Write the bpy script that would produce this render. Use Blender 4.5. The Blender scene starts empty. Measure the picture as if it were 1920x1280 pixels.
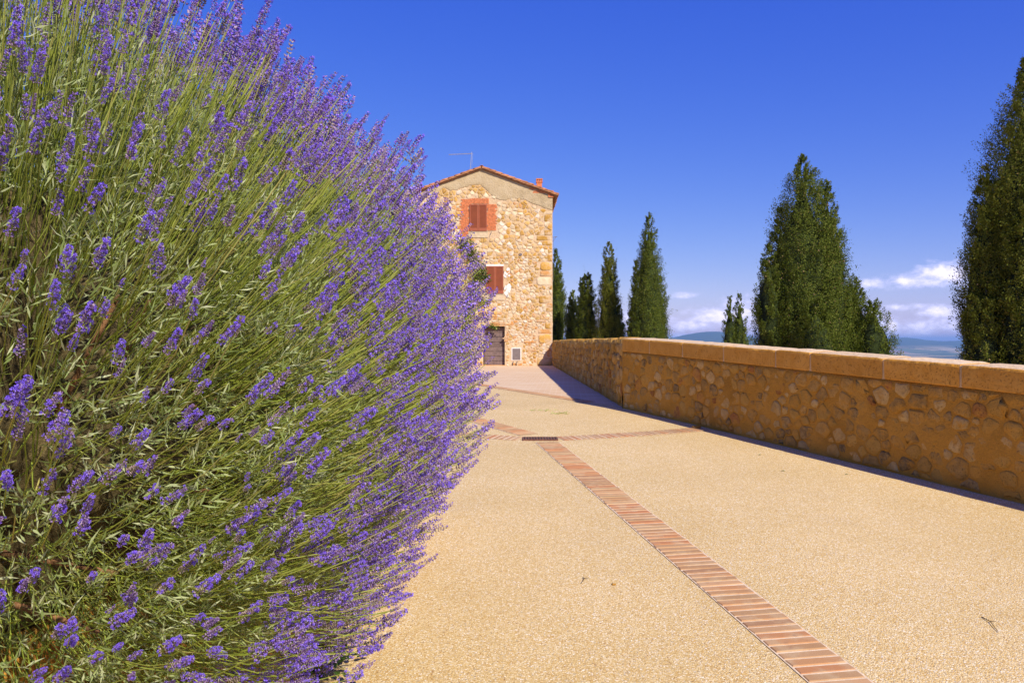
import bpy, bmesh, math, random
import numpy as np
from mathutils import Vector, Matrix, noise as mnoise

random.seed(7)
rng = np.random.default_rng(11)
scene = bpy.context.scene
COL = scene.collection

# ------------------------------------------------------------------ camera
EYE = 1.70
F = 1500.0                        # focal length in pixels of the 1920 px wide photograph
cam = bpy.data.cameras.new('camera')
cam.sensor_width = 36.0
cam.lens = 36.0 * F / 1920.0
cam.clip_start = 0.05
cam.clip_end = 200000.0
cam_o = bpy.data.objects.new('camera', cam)
cam_o.location = (0, 0, EYE)
cam_o.rotation_euler = (math.radians(90), 0, 0)
COL.objects.link(cam_o)
scene.camera = cam_o

# ------------------------------------------------------------------ sun, sky, exposure
SUN = Vector((0.62, -1.04, 1.0)).normalized()
SUN_EL = math.asin(SUN.z)
SUN_AZ = math.atan2(SUN.x, SUN.y)          # clockwise from +Y
sun = bpy.data.lights.new('sun', 'SUN')
sun.energy = 5.0
sun.angle = math.radians(0.53)
sun.color = (1.0, 0.93, 0.80)
sun_o = bpy.data.objects.new('sun', sun)
sun_o.rotation_euler = SUN.to_track_quat('Z', 'Y').to_euler()
sun_o.location = (10, -15, 40)
COL.objects.link(sun_o)

world = bpy.data.worlds.new('World')
scene.world = world
world.use_nodes = True


class NT:
    """tiny helper to wire shader nodes"""
    def __init__(self, tree):
        self.t = tree
        self.n = tree.nodes
        self.l = tree.links

    def new(self, kind, **kw):
        nd = self.n.new(kind)
        for k, v in kw.items():
            setattr(nd, k, v)
        return nd

    def put(self, sock, v):
        if isinstance(v, bpy.types.NodeSocket):
            self.l.new(v, sock)
        elif isinstance(v, (tuple, list)) and len(v) == 3 and sock.type == 'RGBA':
            sock.default_value = (v[0], v[1], v[2], 1)
        else:
            sock.default_value = v

    def math(self, op, a, b=None, c=None, clamp=False):
        nd = self.new('ShaderNodeMath', operation=op)
        nd.use_clamp = clamp
        self.put(nd.inputs[0], a)
        if b is not None:
            self.put(nd.inputs[1], b)
        if c is not None:
            self.put(nd.inputs[2], c)
        return nd.outputs[0]

    def mix(self, f, a, b, blend='MIX'):
        nd = self.new('ShaderNodeMix', data_type='RGBA', blend_type=blend)
        self.put(nd.inputs[0], f)
        self.put(nd.inputs[6], a)
        self.put(nd.inputs[7], b)
        return nd.outputs[2]

    def noise(self, vec, scale, detail=4, rough=0.55, dim='3D'):
        nd = self.new('ShaderNodeTexNoise', noise_dimensions=dim)
        if vec is not None:
            self.l.new(vec, nd.inputs['Vector'])
        nd.inputs['Scale'].default_value = scale
        nd.inputs['Detail'].default_value = detail
        nd.inputs['Roughness'].default_value = rough
        return nd

    def ramp(self, fac, stops, interp='LINEAR'):
        nd = self.new('ShaderNodeValToRGB')
        cr = nd.color_ramp
        cr.interpolation = interp
        while len(cr.elements) < len(stops):
            cr.elements.new(0.5)
        for e, (p, c) in zip(cr.elements, stops):
            e.position = p
            e.color = (c, c, c, 1) if isinstance(c, (int, float)) else (c[0], c[1], c[2], 1)
        self.l.new(fac, nd.inputs[0])
        return nd.outputs[0]

    def smooth(self, v, lo, hi):
        nd = self.new('ShaderNodeMapRange', interpolation_type='SMOOTHSTEP')
        self.put(nd.inputs[0], v)
        nd.inputs[1].default_value = lo
        nd.inputs[2].default_value = hi
        return nd.outputs[0]


def build_world():
    w = NT(world.node_tree)
    w.n.clear()
    out = w.new('ShaderNodeOutputWorld')
    bg = w.new('ShaderNodeBackground')
    bg.inputs[1].default_value = 0.10
    w.l.new(bg.outputs[0], out.inputs[0])
    sky = w.new('ShaderNodeTexSky', sky_type='NISHITA')
    sky.sun_disc = False
    sky.sun_elevation = SUN_EL
    sky.sun_rotation = SUN_AZ
    sky.altitude = 400
    sky.air_density = 1.0
    sky.dust_density = 0.25
    sky.ozone_density = 2.2
    hs = w.new('ShaderNodeHueSaturation')
    hs.inputs['Saturation'].default_value = 1.32
    w.l.new(sky.outputs[0], hs.inputs['Color'])
    sp = w.new('ShaderNodeSeparateColor')
    w.l.new(hs.outputs[0], sp.inputs[0])
    cb = w.new('ShaderNodeCombineColor')
    w.l.new(w.math('MULTIPLY', sp.outputs[0], 0.81), cb.inputs[0])
    w.l.new(w.math('MULTIPLY', sp.outputs[1], 0.68), cb.inputs[1])
    # deep blue that hardly changes from the top of the picture to the horizon
    w.l.new(w.math('MULTIPLY', w.math('POWER', w.math('MAXIMUM', sp.outputs[2], 0.0), 0.40), 3.55), cb.inputs[2])
    tint = cb.outputs[0]
    # fair-weather clouds low above the horizon, in angle space (milliradians)
    tc = w.new('ShaderNodeTexCoord')
    sx = w.new('ShaderNodeSeparateXYZ')
    w.l.new(tc.outputs['Generated'], sx.inputs[0])
    az = w.math('MULTIPLY', w.math('ARCTAN2', sx.outputs[0], sx.outputs[1]), 1000.0)
    el = w.math('MULTIPLY', w.math('ARCSINE', sx.outputs[2]), 1000.0)
    cv = w.new('ShaderNodeCombineXYZ')
    w.l.new(az, cv.inputs[0])
    w.l.new(w.math('MULTIPLY', el, 1.5), cv.inputs[1])
    n1 = w.noise(cv.outputs[0], 0.035, 6, 0.58)
    n2 = w.noise(cv.outputs[0], 0.10, 5, 0.6)
    n1.inputs['Scale'].default_value = 0.040

    def A(px):
        return 1000 * math.atan((px - 960) / F)

    def E(px, py):
        return 1000 * math.atan((640 - py) / math.hypot(F, px - 960))
    blobs = [(1292, 612, 52, 11, 0.95), (1345, 590, 52, 20, 1.0), (1388, 584, 40, 24, 1.05), (1280, 553, 34, 6, 0.5),
             (1180, 600, 50, 13, 0.8), (1235, 606, 40, 12, 0.8), (1300, 632, 70, 10, 0.75), (1420, 608, 60, 20, 0.9),
             (1640, 534, 48, 9, 0.95), (1705, 527, 55, 12, 0.95), (1775, 512, 60, 22, 1.0), (1860, 515, 70, 22, 0.9),
             (1700, 576, 44, 7, 0.8), (1765, 584, 60, 13, 0.95), (1660, 612, 50, 17, 1.0), (1740, 612, 75, 18, 0.95),
             (1850, 600, 70, 18, 0.8), (1560, 600, 60, 16, 0.8), (980, 610, 60, 14, 0.8), (2050, 590, 90, 22, 0.9),
             (2250, 560, 110, 24, 0.9), (700, 585, 90, 22, 0.9), (450, 605, 110, 18, 0.9), (150, 570, 120, 25, 0.9)]
    field = None
    for (px, py, rx, ry, s) in blobs:
        a0, e0 = A(px), E(px, py)
        ca = math.cos(math.atan((px - 960) / F))
        rx_, ry_ = rx * ca * ca * 1000 / F, ry * ca * 1000 / F
        dx = w.math('DIVIDE', w.math('SUBTRACT', az, a0), rx_)
        dy = w.math('DIVIDE', w.math('SUBTRACT', el, e0), ry_)
        d2 = w.math('ADD', w.math('MULTIPLY', dx, dx), w.math('MULTIPLY', dy, dy))
        g = w.math('MULTIPLY', w.math('POWER', 2.718, w.math('MULTIPLY', d2, -0.8)), s)
        field = g if field is None else w.math('MAXIMUM', field, g)
    dens = w.math('ADD', field, w.math('MULTIPLY', w.math('SUBTRACT', n1.outputs[0], 0.5), 1.9))
    dens = w.math('ADD', dens, w.math('MULTIPLY', w.math('SUBTRACT', n2.outputs[0], 0.5), 0.9))
    gate = w.smooth(field, 0.05, 0.35)
    alpha = w.math('MULTIPLY', w.smooth(dens, 0.12, 0.95), gate)
    alpha = w.math('MULTIPLY', alpha, 0.80)
    shade = w.smooth(dens, 0.55, 1.35)
    ccol = w.mix(shade, (7.5, 7.4, 11.0), (13.0, 11.8, 13.2))
    # thin milky haze towards the horizon
    final = w.mix(alpha, tint, ccol)
    w.l.new(final, bg.inputs[0])


build_world()

scene.view_settings.view_transform = 'Standard'
scene.view_settings.look = 'None'
scene.view_settings.gamma = 1.0
scene.view_settings.use_curve_mapping = False
scene.view_settings.exposure = 0.25
scene.cycles.max_bounces = 5
scene.cycles.diffuse_bounces = 3
scene.cycles.transmission_bounces = 3
scene.cycles.volume_bounces = 0
scene.cycles.use_denoising = True

# ------------------------------------------------------------------ helpers


def tag(o, label=None, cat=None, group=None, kind=None):
    if label:
        o['label'] = label
    if cat:
        o['category'] = cat
    if group:
        o['group'] = group
    if kind:
        o['kind'] = kind
    return o


def link(name, me, parent=None, mats=()):
    o = bpy.data.objects.new(name, me)
    for m in mats:
        if me is not None and m.name not in [x.name for x in me.materials if x]:
            me.materials.append(m)
    COL.objects.link(o)
    if parent is not None:
        o.parent = parent
    return o


def empty(name, loc=(0, 0, 0)):
    o = bpy.data.objects.new(name, None)
    o.location = loc
    o.empty_display_size = 0.2
    COL.objects.link(o)
    return o


class MB:
    """collects verts / faces / material slots and builds one mesh object"""
    def __init__(self):
        self.v, self.f, self.m = [], [], []

    def add(self, verts, faces, mi=0):
        b = len(self.v)
        self.v += [tuple(p) for p in verts]
        self.f += [tuple(i + b for i in q) for q in faces]
        self.m += [mi] * len(faces)

    def box(self, x0, x1, y0, y1, z0, z1, mi=0):
        v = [(x0, y0, z0), (x1, y0, z0), (x1, y1, z0), (x0, y1, z0), (x0, y0, z1), (x1, y0, z1), (x1, y1, z1), (x0, y1, z1)]
        f = [(0, 3, 2, 1), (4, 5, 6, 7), (0, 1, 5, 4), (1, 2, 6, 5), (2, 3, 7, 6), (3, 0, 4, 7)]
        self.add(v, f, mi)

    def tube(self, pts, radii, seg=6, mi=0, cap=True):
        pts = [Vector(p) for p in pts]
        rings = []
        vs = []
        for i, p in enumerate(pts):
            t = (pts[min(i + 1, len(pts) - 1)] - pts[max(i - 1, 0)]).normalized()
            a = t.cross(Vector((0.13, 0.31, 0.94)))
            if a.length < 1e-3:
                a = t.cross(Vector((1, 0, 0)))
            a.normalize()
            b = t.cross(a)
            r = radii[i] if isinstance(radii, (list, tuple)) else radii
            rings.append([len(vs) + k for k in range(seg)])
            for k in range(seg):
                an = 2 * math.pi * k / seg
                vs.append(p + a * (math.cos(an) * r) + b * (math.sin(an) * r))
        fs = []
        for i in range(len(pts) - 1):
            for k in range(seg):
                fs.append((rings[i][k], rings[i][(k + 1) % seg], rings[i + 1][(k + 1) % seg], rings[i + 1][k]))
        if cap:
            fs.append(tuple(reversed(rings[0])))
            fs.append(tuple(rings[-1]))
        self.add(vs, fs, mi)

    def mesh(self, name, mats=(), smooth=False):
        me = bpy.data.meshes.new(name)
        me.from_pydata(self.v, [], self.f)
        for m in mats:
            me.materials.append(m)
        if self.f:
            me.polygons.foreach_set('material_index', self.m)
            if smooth:
                me.polygons.foreach_set('use_smooth', [True] * len(self.f))
        me.update()
        return me

    def build(self, name, mats, parent=None, smooth=False, bevel=0.0):
        if not isinstance(mats, (list, tuple)):
            mats = [mats]
        o = link(name, self.mesh(name, mats, smooth), parent)
        if bevel:
            b = o.modifiers.new('bevel', 'BEVEL')
            b.width = bevel
            b.segments = 2
            b.limit_method = 'ANGLE'
        return o


def np_mesh(name, verts, faces, mats, mat_idx=None, parent=None, smooth=False):
    """verts (N,3) and faces (M,k) arrays to one mesh object"""
    me = bpy.data.meshes.new(name)
    nv, nf, k = len(verts), len(faces), faces.shape[1]
    me.vertices.add(nv)
    me.vertices.foreach_set('co', np.ascontiguousarray(verts, dtype=np.float32).ravel())
    me.loops.add(nf * k)
    me.loops.foreach_set('vertex_index', np.ascontiguousarray(faces, dtype=np.int32).ravel())
    me.polygons.add(nf)
    me.polygons.foreach_set('loop_start', np.arange(0, nf * k, k, dtype=np.int32))
    if mat_idx is not None:
        me.polygons.foreach_set('material_index', np.ascontiguousarray(mat_idx, dtype=np.int32))
    if smooth:
        me.polygons.foreach_set('use_smooth', np.ones(nf, dtype=bool))
    for m in mats:
        me.materials.append(m)
    me.update(calc_edges=True)
    me.validate()
    return link(name, me, parent)


def unit(a):
    return a / np.maximum(np.linalg.norm(a, axis=-1, keepdims=True), 1e-9)


def mat_base(name, rough=0.9, spec=0.2):
    m = bpy.data.materials.new(name)
    m.use_nodes = True
    t = NT(m.node_tree)
    b = t.n['Principled BSDF']
    b.inputs['Roughness'].default_value = rough
    b.inputs['Specular IOR Level'].default_value = spec
    return m, t, b


def objvec(t):
    return t.new('ShaderNodeTexCoord').outputs['Object']


def posvec(t):
    return t.new('ShaderNodeNewGeometry').outputs['Position']


def bump(t, b, h, strength=0.5, dist=0.01):
    nd = t.new('ShaderNodeBump')
    nd.inputs['Strength'].default_value = strength
    nd.inputs['Distance'].default_value = dist
    t.l.new(h, nd.inputs['Height'])
    t.l.new(nd.outputs[0], b.inputs['Normal'])


def mat_simple(name, col, rough=0.8, var=0.15, scale=8.0, bmp=0.3, bdist=0.01, spec=0.2, rand=0.0, metal=0.0):
    """one colour with noise variation, optional brightness change from object to object"""
    m, t, b = mat_base(name, rough, spec)
    b.inputs['Metallic'].default_value = metal
    p = posvec(t)
    n = t.noise(p, scale, 5, 0.6)
    lo = tuple(c * (1 - var) for c in col)
    hi = tuple(min(1, c * (1 + var)) for c in col)
    c = t.mix(t.smooth(n.outputs[0], 0.3, 0.7), lo, hi)
    if rand:
        r = t.new('ShaderNodeObjectInfo').outputs['Random']
        k = t.math('ADD', t.math('MULTIPLY', r, 2 * rand), 1 - rand)
        hs = t.new('ShaderNodeHueSaturation')
        t.l.new(c, hs.inputs['Color'])
        t.l.new(k, hs.inputs['Value'])
        c = hs.outputs[0]
    t.l.new(c, b.inputs['Base Color'])
    if bmp:
        n2 = t.noise(p, scale * 5, 6, 0.65)
        bump(t, b, n2.outputs[0], bmp, bdist)
    return m


def mat_island(name, stops, rough=0.7, spec=0.2, transl=0.0):
    """leaf-like pieces: colour differs from piece to piece"""
    m, t, b = mat_base(name, rough, spec)
    g = t.new('ShaderNodeNewGeometry')
    c = t.ramp(g.outputs['Random Per Island'], stops)
    t.l.new(c, b.inputs['Base Color'])
    if transl:
        tr = t.new('ShaderNodeBsdfTranslucent')
        t.l.new(c, tr.inputs[0])
        mx = t.new('ShaderNodeMixShader')
        mx.inputs[0].default_value = transl
        t.l.new(b.outputs[0], mx.inputs[1])
        t.l.new(tr.outputs[0], mx.inputs[2])
        t.l.new(mx.outputs[0], t.n['Material Output'].inputs[0])
    return m


# layout of the hill-top terrace ------------------------------------------------
KINK = 14.6


def gz(y):
    """level of the paved way: level by the house, falling towards the camera"""
    d = KINK - y
    return 0.5 - 0.0479 * (0.5 * (d + math.sqrt(d * d + 0.6)) if d > -12 else 0.0)


def on_ground(px, py):
    """ground point whose place in the photograph was measured at px, py"""
    lo, hi = 0.5, 80.0
    for _ in range(50):
        m = 0.5 * (lo + hi)
        if 640 + F * (EYE - gz(m)) / m > py:
            lo = m
        else:
            hi = m
    d = 0.5 * (lo + hi)
    return Vector(((px - 960) / F * d, d, gz(d)))


def at(px, py, d):
    return Vector(((px - 960) / F * d, d, EYE + (640 - py) / F * d))


WALL_A = Vector((2.02, KINK))
WALL_DIR = Vector((2.82, -7.04)).normalized()         # from the bend towards the camera
HOUSE_Y = 39.6
HS = F / HOUSE_Y


def HX(px):
    return (px - 960) / HS


def HZ(py):
    return EYE + (640 - py) / HS


def wall_x(y):
    return 2.02 if y >= KINK else 2.02 + (KINK - y) * 2.82 / 7.04


# ------------------------------------------------------------------ stones: irregular cells


def voronoi_cells(seeds, x0, x1, y0, y1, reach):
    cells = []
    S = np.array(seeds)
    for i, s in enumerate(seeds):
        poly = [(x0, y0), (x1, y0), (x1, y1), (x0, y1)]
        d = np.abs(S - S[i]).max(axis=1)
        near = [j for j in np.where(d < reach)[0] if j != i]
        near.sort(key=lambda j: (S[j][0] - s[0]) ** 2 + (S[j][1] - s[1]) ** 2)
        for j in near:
            q = seeds[j]
            mx, my = (s[0] + q[0]) / 2, (s[1] + q[1]) / 2
            nx, ny = q[0] - s[0], q[1] - s[1]
            out = []
            n = len(poly)
            for k in range(n):
                a, b = poly[k], poly[(k + 1) % n]
                da = (a[0] - mx) * nx + (a[1] - my) * ny
                db = (b[0] - mx) * nx + (b[1] - my) * ny
                if da <= 0:
                    out.append(a)
                if (da < 0 < db) or (db < 0 < da):
                    tt = da / (da - db)
                    out.append((a[0] + (b[0] - a[0]) * tt, a[1] + (b[1] - a[1]) * tt))
            poly = out
            if len(poly) < 3:
                break
        cells.append(poly)
    return cells


def poly_area(p):
    return 0.5 * abs(sum(p[i][0] * p[(i + 1) % len(p)][1] - p[(i + 1) % len(p)][0] * p[i][1] for i in range(len(p))))


def centroid(p):
    return (sum(a[0] for a in p) / len(p), sum(a[1] for a in p) / len(p))


def chaikin(p, c=.25):
    out = []
    for i in range(len(p)):
        a, b = p[i], p[(i + 1) % len(p)]
        out.append((a[0] * (1 - c) + b[0] * c, a[1] * (1 - c) + b[1] * c))
        out.append((a[0] * c + b[0] * (1 - c), a[1] * c + b[1] * (1 - c)))
    return out


def rubble(x0, x1, y0, y1, w, h, jit=0.36):
    """jittered courses of seeds -> irregular stone outlines (x, y) in metres"""
    seeds = []
    ny = max(1, int(round((y1 - y0) / h)))
    for r in range(ny):
        ww = w * random.uniform(0.8, 1.25)
        nx = max(1, int(round((x1 - x0) / ww)))
        off = random.random()
        for c in range(-1, nx + 1):
            x = x0 + (c + 0.5 + off * 0.9 + random.uniform(-jit, jit)) * (x1 - x0) / nx
            y = y0 + (r + 0.5 + random.uniform(-jit, jit)) * (y1 - y0) / ny
            if x0 < x < x1:
                seeds.append((x, y))
    return voronoi_cells(seeds, x0, x1, y0, y1, 2.6 * max(w, h))


def rubble_mixed(x0, x1, y0, y1, rmin, rmax):
    """stones of very different size: dart-thrown discs, outlines cut where neighbours meet"""
    pts = []
    grid = {}
    g = rmax * 2
    tries = int((x1 - x0) * (y1 - y0) * 1500)
    for k in range(tries):
        x, y = random.uniform(x0, x1), random.uniform(y0, y1)
        r = rmin + (rmax - rmin) * (1 - k / tries) ** 1.6 * random.uniform(.55, 1)
        ok = True
        gx, gy = int(x / g), int(y / g)
        for i in (-1, 0, 1):
            for j in (-1, 0, 1):
                for (a, b, c) in grid.get((gx + i, gy + j), ()):
                    if ((a - x) / 1.12) ** 2 + ((b - y) / .86) ** 2 < (.70 * (r + c)) ** 2:
                        ok = False
        if ok:
            pts.append((x, y, r))
            grid.setdefault((gx, gy), []).append((x, y, r))
    cells = []
    for (x, y, r) in pts:
        hw, hh = r * random.uniform(1.15, 1.45), r * random.uniform(.85, 1.08)
        n = random.choice((5, 6, 7, 8))
        sq = random.uniform(.30, .85)
        a0 = random.uniform(0, 6.28)
        sk, tl = random.uniform(-.3, .3), random.uniform(-.22, .22)
        poly = []
        for k in range(n):
            an = a0 + 2 * math.pi * (k + random.uniform(-.3, .3)) / n
            c, s = math.cos(an), math.sin(an)
            ex = math.copysign(abs(c) ** sq, c) * hw * random.uniform(.82, 1.12)
            ey = math.copysign(abs(s) ** sq, s) * hh * random.uniform(.82, 1.12) * (1 + sk * ex / hw)
            poly.append((min(x1, max(x0, x + ex - ey * tl)), min(y1, max(y0, y + ey + ex * tl))))
        for (a, b, c) in pts:
            if (a, b) == (x, y) or abs(a - x) > rmax * 3.2 or abs(b - y) > rmax * 3:
                continue
            u = r / (r + c)
            mx, my = x + (a - x) * u, y + (b - y) * u
            nx, ny = a - x, b - y
            out = []
            m = len(poly)
            for k in range(m):
                p, q = poly[k], poly[(k + 1) % m]
                dp = (p[0] - mx) * nx + (p[1] - my) * ny
                dq = (q[0] - mx) * nx + (q[1] - my) * ny
                if dp <= 0:
                    out.append(p)
                if (dp < 0 < dq) or (dq < 0 < dp):
                    t = dp / (dp - dq)
                    out.append((p[0] + (q[0] - p[0]) * t, p[1] + (q[1] - p[1]) * t))
            poly = out
            if len(poly) < 3:
                break
        cells.append(poly)
    return cells


def stone_geo(poly, gap, proud, O, U, V, N, rough=0.012):
    """a stone standing proud of the joint: verts, faces"""
    c = centroid(poly)
    sh = []
    for p in poly:
        dx, dy = p[0] - c[0], p[1] - c[1]
        L = math.hypot(dx, dy) + 1e-6
        k = max(0.25, (L - gap) / L)
        sh.append((c[0] + dx * k, c[1] + dy * k))
    p = chaikin(sh, random.uniform(.08, .22))
    if len(p) < 8:
        p = chaikin(p)
    if len(p) > 16:
        p = p[::2] if len(p) > 24 else p
    n = len(p)
    p = [(a[0] + random.gauss(0, rough * .6), a[1] + random.gauss(0, rough * .6)) for a in p]
    vs, fs = [], []
    tilt = (random.uniform(-.25, .25), random.uniform(-.25, .25))
    for (k, hgt, j) in ((1.0, -0.03, 0), (0.94, proud * .35, .25), (0.74, proud, .4)):
        for a in p:
            dx, dy = (a[0] - c[0]) * k, (a[1] - c[1]) * k
            hh = hgt + (random.uniform(-j, j) * proud + (dx * tilt[0] + dy * tilt[1]) * .25 if hgt > 0 else 0)
            vs.append(O + U * (c[0] + dx) + V * (c[1] + dy) + N * hh)
    vs.append(O + U * c[0] + V * c[1] + N * (proud * random.uniform(.95, 1.25)))
    for r in range(2):
        for k in range(n):
            fs.append((r * n + k, r * n + (k + 1) % n, (r + 1) * n + (k + 1) % n, (r + 1) * n + k))
    for k in range(n):
        fs.append((2 * n + k, 2 * n + (k + 1) % n, 3 * n))
    return vs, fs


# ------------------------------------------------------------------ materials


def mat_stone(name, ca, cb, dark=0.35, scale=9.0, rand=0.18, smear=None):
    m, t, b = mat_base(name, 0.92, 0.15)
    p = posvec(t)
    n = t.noise(p, scale, 6, 0.62)
    c = t.mix(t.smooth(n.outputs[0], 0.32, 0.68), ca, cb)
    pit = t.noise(p, scale * 6.5, 4, 0.7)
    pm = t.smooth(pit.outputs[0], 0.56, 0.72)
    c = t.mix(t.math('MULTIPLY', pm, dark), c, tuple(x * .25 for x in ca))
    r = t.new('ShaderNodeObjectInfo').outputs['Random']
    hs = t.new('ShaderNodeHueSaturation')
    t.l.new(c, hs.inputs['Color'])
    t.l.new(t.math('ADD', t.math('MULTIPLY', r, 2 * rand), 1 - rand), hs.inputs['Value'])
    c = hs.outputs[0]
    if smear:                                    # mortar dragged over the stone face
        sm = t.noise(p, scale * .55, 5, 0.7)
        c = t.mix(t.math('MULTIPLY', t.smooth(sm.outputs[0], 0.46, 0.60), 0.8), c, smear)
    t.l.new(c, b.inputs['Base Color'])
    bump(t, b, t.math('SUBTRACT', n.outputs[0], t.math('MULTIPLY', pm, 0.35)), 0.9, 0.03)
    return m


WALL_SMEAR = (0.57, 0.275, 0.036)
HOUSE_SMEAR = (0.64, 0.45, 0.27)
STONE = [
    mat_stone('stone_tan', (0.40, 0.215, 0.045), (0.52, 0.295, 0.07), 0.5, 11, .18, WALL_SMEAR),
    mat_stone('stone_cream', (0.50, 0.30, 0.085), (0.62, 0.40, 0.13), 0.4, 10, .15, WALL_SMEAR),
    mat_stone('stone_grey_brown', (0.22, 0.13, 0.04), (0.44, 0.27, 0.08), 0.9, 14, .2, WALL_SMEAR),
    mat_stone('stone_russet', (0.36, 0.135, 0.03), (0.46, 0.215, 0.045), 0.5, 12, .18, WALL_SMEAR),
    mat_stone('stone_ochre', (0.45, 0.24, 0.04), (0.52, 0.285, 0.055), 0.4, 10, .15, WALL_SMEAR),
]
FSTONE = [
    mat_stone('facade_ochre', (0.50, 0.26, 0.05), (0.58, 0.33, 0.085), 0.5, 6, .2, HOUSE_SMEAR),
    mat_stone('facade_gold', (0.53, 0.31, 0.085), (0.61, 0.38, 0.13), 0.5, 6, .2, HOUSE_SMEAR),
    mat_stone('facade_pale', (0.66, 0.50, 0.30), (0.74, 0.60, 0.40), 0.3, 5, .15, HOUSE_SMEAR),
    mat_stone('facade_white', (0.70, 0.58, 0.44), (0.78, 0.68, 0.55), 0.3, 6, 0.1, HOUSE_SMEAR),
    mat_stone('facade_orange', (0.58, 0.26, 0.08), (0.62, 0.32, 0.11), 0.25, 5, .15, HOUSE_SMEAR),
]


def mat_mortar(name, ca, cb, base_dirt=None, streak=0.0):
    m, t, b = mat_base(name, 0.95, 0.1)
    p = posvec(t)
    n = t.noise(p, 2.3, 6, 0.6)
    c = t.mix(t.smooth(n.outputs[0], 0.3, 0.7), ca, cb)
    g = t.noise(p, 60, 4, 0.7)
    c = t.mix(t.math('MULTIPLY', t.smooth(g.outputs[0], 0.5, 0.75), 0.35), c, tuple(x * .45 for x in ca))
    wz = t.noise(p, 1.1, 8, 0.72)                # weathering in blotches
    c = t.mix(t.math('MULTIPLY', t.smooth(wz.outputs[0], 0.50, 0.68), 0.40), c, tuple(x * .5 for x in ca))
    t.l.new(c, b.inputs['Base Color'])
    n2 = t.noise(p, 14, 8, 0.68)
    bump(t, b, n2.outputs[0], 0.9, 0.05)
    return m


MORTAR_WALL = mat_mortar('wall_mortar', (0.52, 0.245, 0.030), (0.62, 0.305, 0.044))
MORTAR_COPING = mat_mortar('coping_mortar', (0.70, 0.46, 0.19), (0.76, 0.52, 0.25))
MORTAR_OLD = mat_mortar('old_wall_mortar', (0.50, 0.25, 0.04), (0.57, 0.31, 0.065))
MORTAR_HOUSE = mat_mortar('house_mortar', (0.62, 0.42, 0.23), (0.70, 0.51, 0.33))
PLASTER = mat_mortar('gable_plaster', (0.50, 0.37, 0.21), (0.58, 0.45, 0.28))
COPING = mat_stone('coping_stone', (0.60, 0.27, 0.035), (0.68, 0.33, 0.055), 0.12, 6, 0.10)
COPING_TOP = mat_stone('coping_sunlit_top', (0.68, 0.47, 0.25), (0.76, 0.57, 0.36), 0.2, 7, 0.08)  # paler than the faces: sunlight on the top painted into the colour
BRICK_RED = mat_simple('surround_brick', (0.62, 0.20, 0.08), 0.9, 0.25, 12, 0.4, rand=0.1)


def mat_aggregate():
    m, t, b = mat_base('washed_aggregate', 0.88, 0.25)
    p = posvec(t)
    mp = t.new('ShaderNodeMapping')
    mp.inputs['Scale'].default_value = (1, 1, 0.0)
    t.l.new(p, mp.inputs[0])
    wob = t.noise(mp.outputs[0], 60, 2, 0.5)
    v2 = t.new('ShaderNodeVectorMath', operation='MULTIPLY_ADD')
    t.l.new(wob.outputs['Color'], v2.inputs[0])
    v2.inputs[1].default_value = (0.006, 0.006, 0.0)
    t.l.new(mp.outputs[0], v2.inputs[2])

    def vor(scale, feat='F1'):
        v = t.new('ShaderNodeTexVoronoi', feature=feat)
        v.inputs['Scale'].default_value = scale
        t.l.new(v2.outputs[0], v.inputs['Vector'])
        return v
    a = vor(125)
    bb = vor(62)
    sa = t.new('ShaderNodeSeparateColor')
    t.l.new(a.outputs['Color'], sa.inputs[0])
    sb = t.new('ShaderNodeSeparateColor')
    t.l.new(bb.outputs['Color'], sb.inputs[0])
    stops = [(0.0, (0.60, 0.40, 0.15)), (0.22, (0.68, 0.50, 0.23)), (0.48, (0.74, 0.58, 0.32)), (0.70, (0.78, 0.66, 0.44)),
             (0.84, (0.56, 0.35, 0.13)), (0.91, (0.88, 0.80, 0.66)), (0.96, (0.46, 0.37, 0.25)), (0.985, (0.36, 0.20, 0.09))]
    c1 = t.ramp(sa.outputs[0], stops, 'CONSTANT')
    c2 = t.ramp(sb.outputs[1], stops, 'CONSTANT')
    big = t.smooth(sb.outputs[0], 0.62, 0.66)
    inb = t.math('LESS_THAN', bb.outputs['Distance'], 0.38)
    sel = t.math('MULTIPLY', big, inb)
    c = t.mix(sel, c1, c2)
    # gaps of darker sand between the pebbles
    edge = t.smooth(a.outputs['Distance'], 0.40, 0.75)
    edge = t.math('MULTIPLY', edge, t.math('SUBTRACT', 1.0, sel))
    c = t.mix(t.math('MULTIPLY', edge, 0.45), c, (0.42, 0.28, 0.10))
    n = t.noise(mp.outputs[0], 0.55, 5, 0.6)
    c = t.mix(t.smooth(n.outputs[0], 0.25, 0.75), t.mix(1.0, c, (1.00, 0.95, 0.82), 'MULTIPLY'), t.mix(1.0, c, (1.12, 1.09, 1.02), 'MULTIPLY'))
    n3 = t.noise(mp.outputs[0], 7.0, 4, 0.6)
    c = t.mix(t.math('MULTIPLY', t.smooth(n3.outputs[0], 0.5, 0.75), 0.22), c, (0.56, 0.38, 0.16))
    st = t.noise(mp.outputs[0], 0.9, 7, 0.68)
    c = t.mix(t.math('MULTIPLY', t.smooth(st.outputs[0], 0.54, 0.66), 0.12), c, (0.50, 0.38, 0.22))
    t.l.new(c, b.inputs['Base Color'])
    h = t.math('SUBTRACT', 1.0, a.outputs['Distance'])
    bump(t, b, h, 0.7, 0.006)
    return m


AGG = mat_aggregate()


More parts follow.
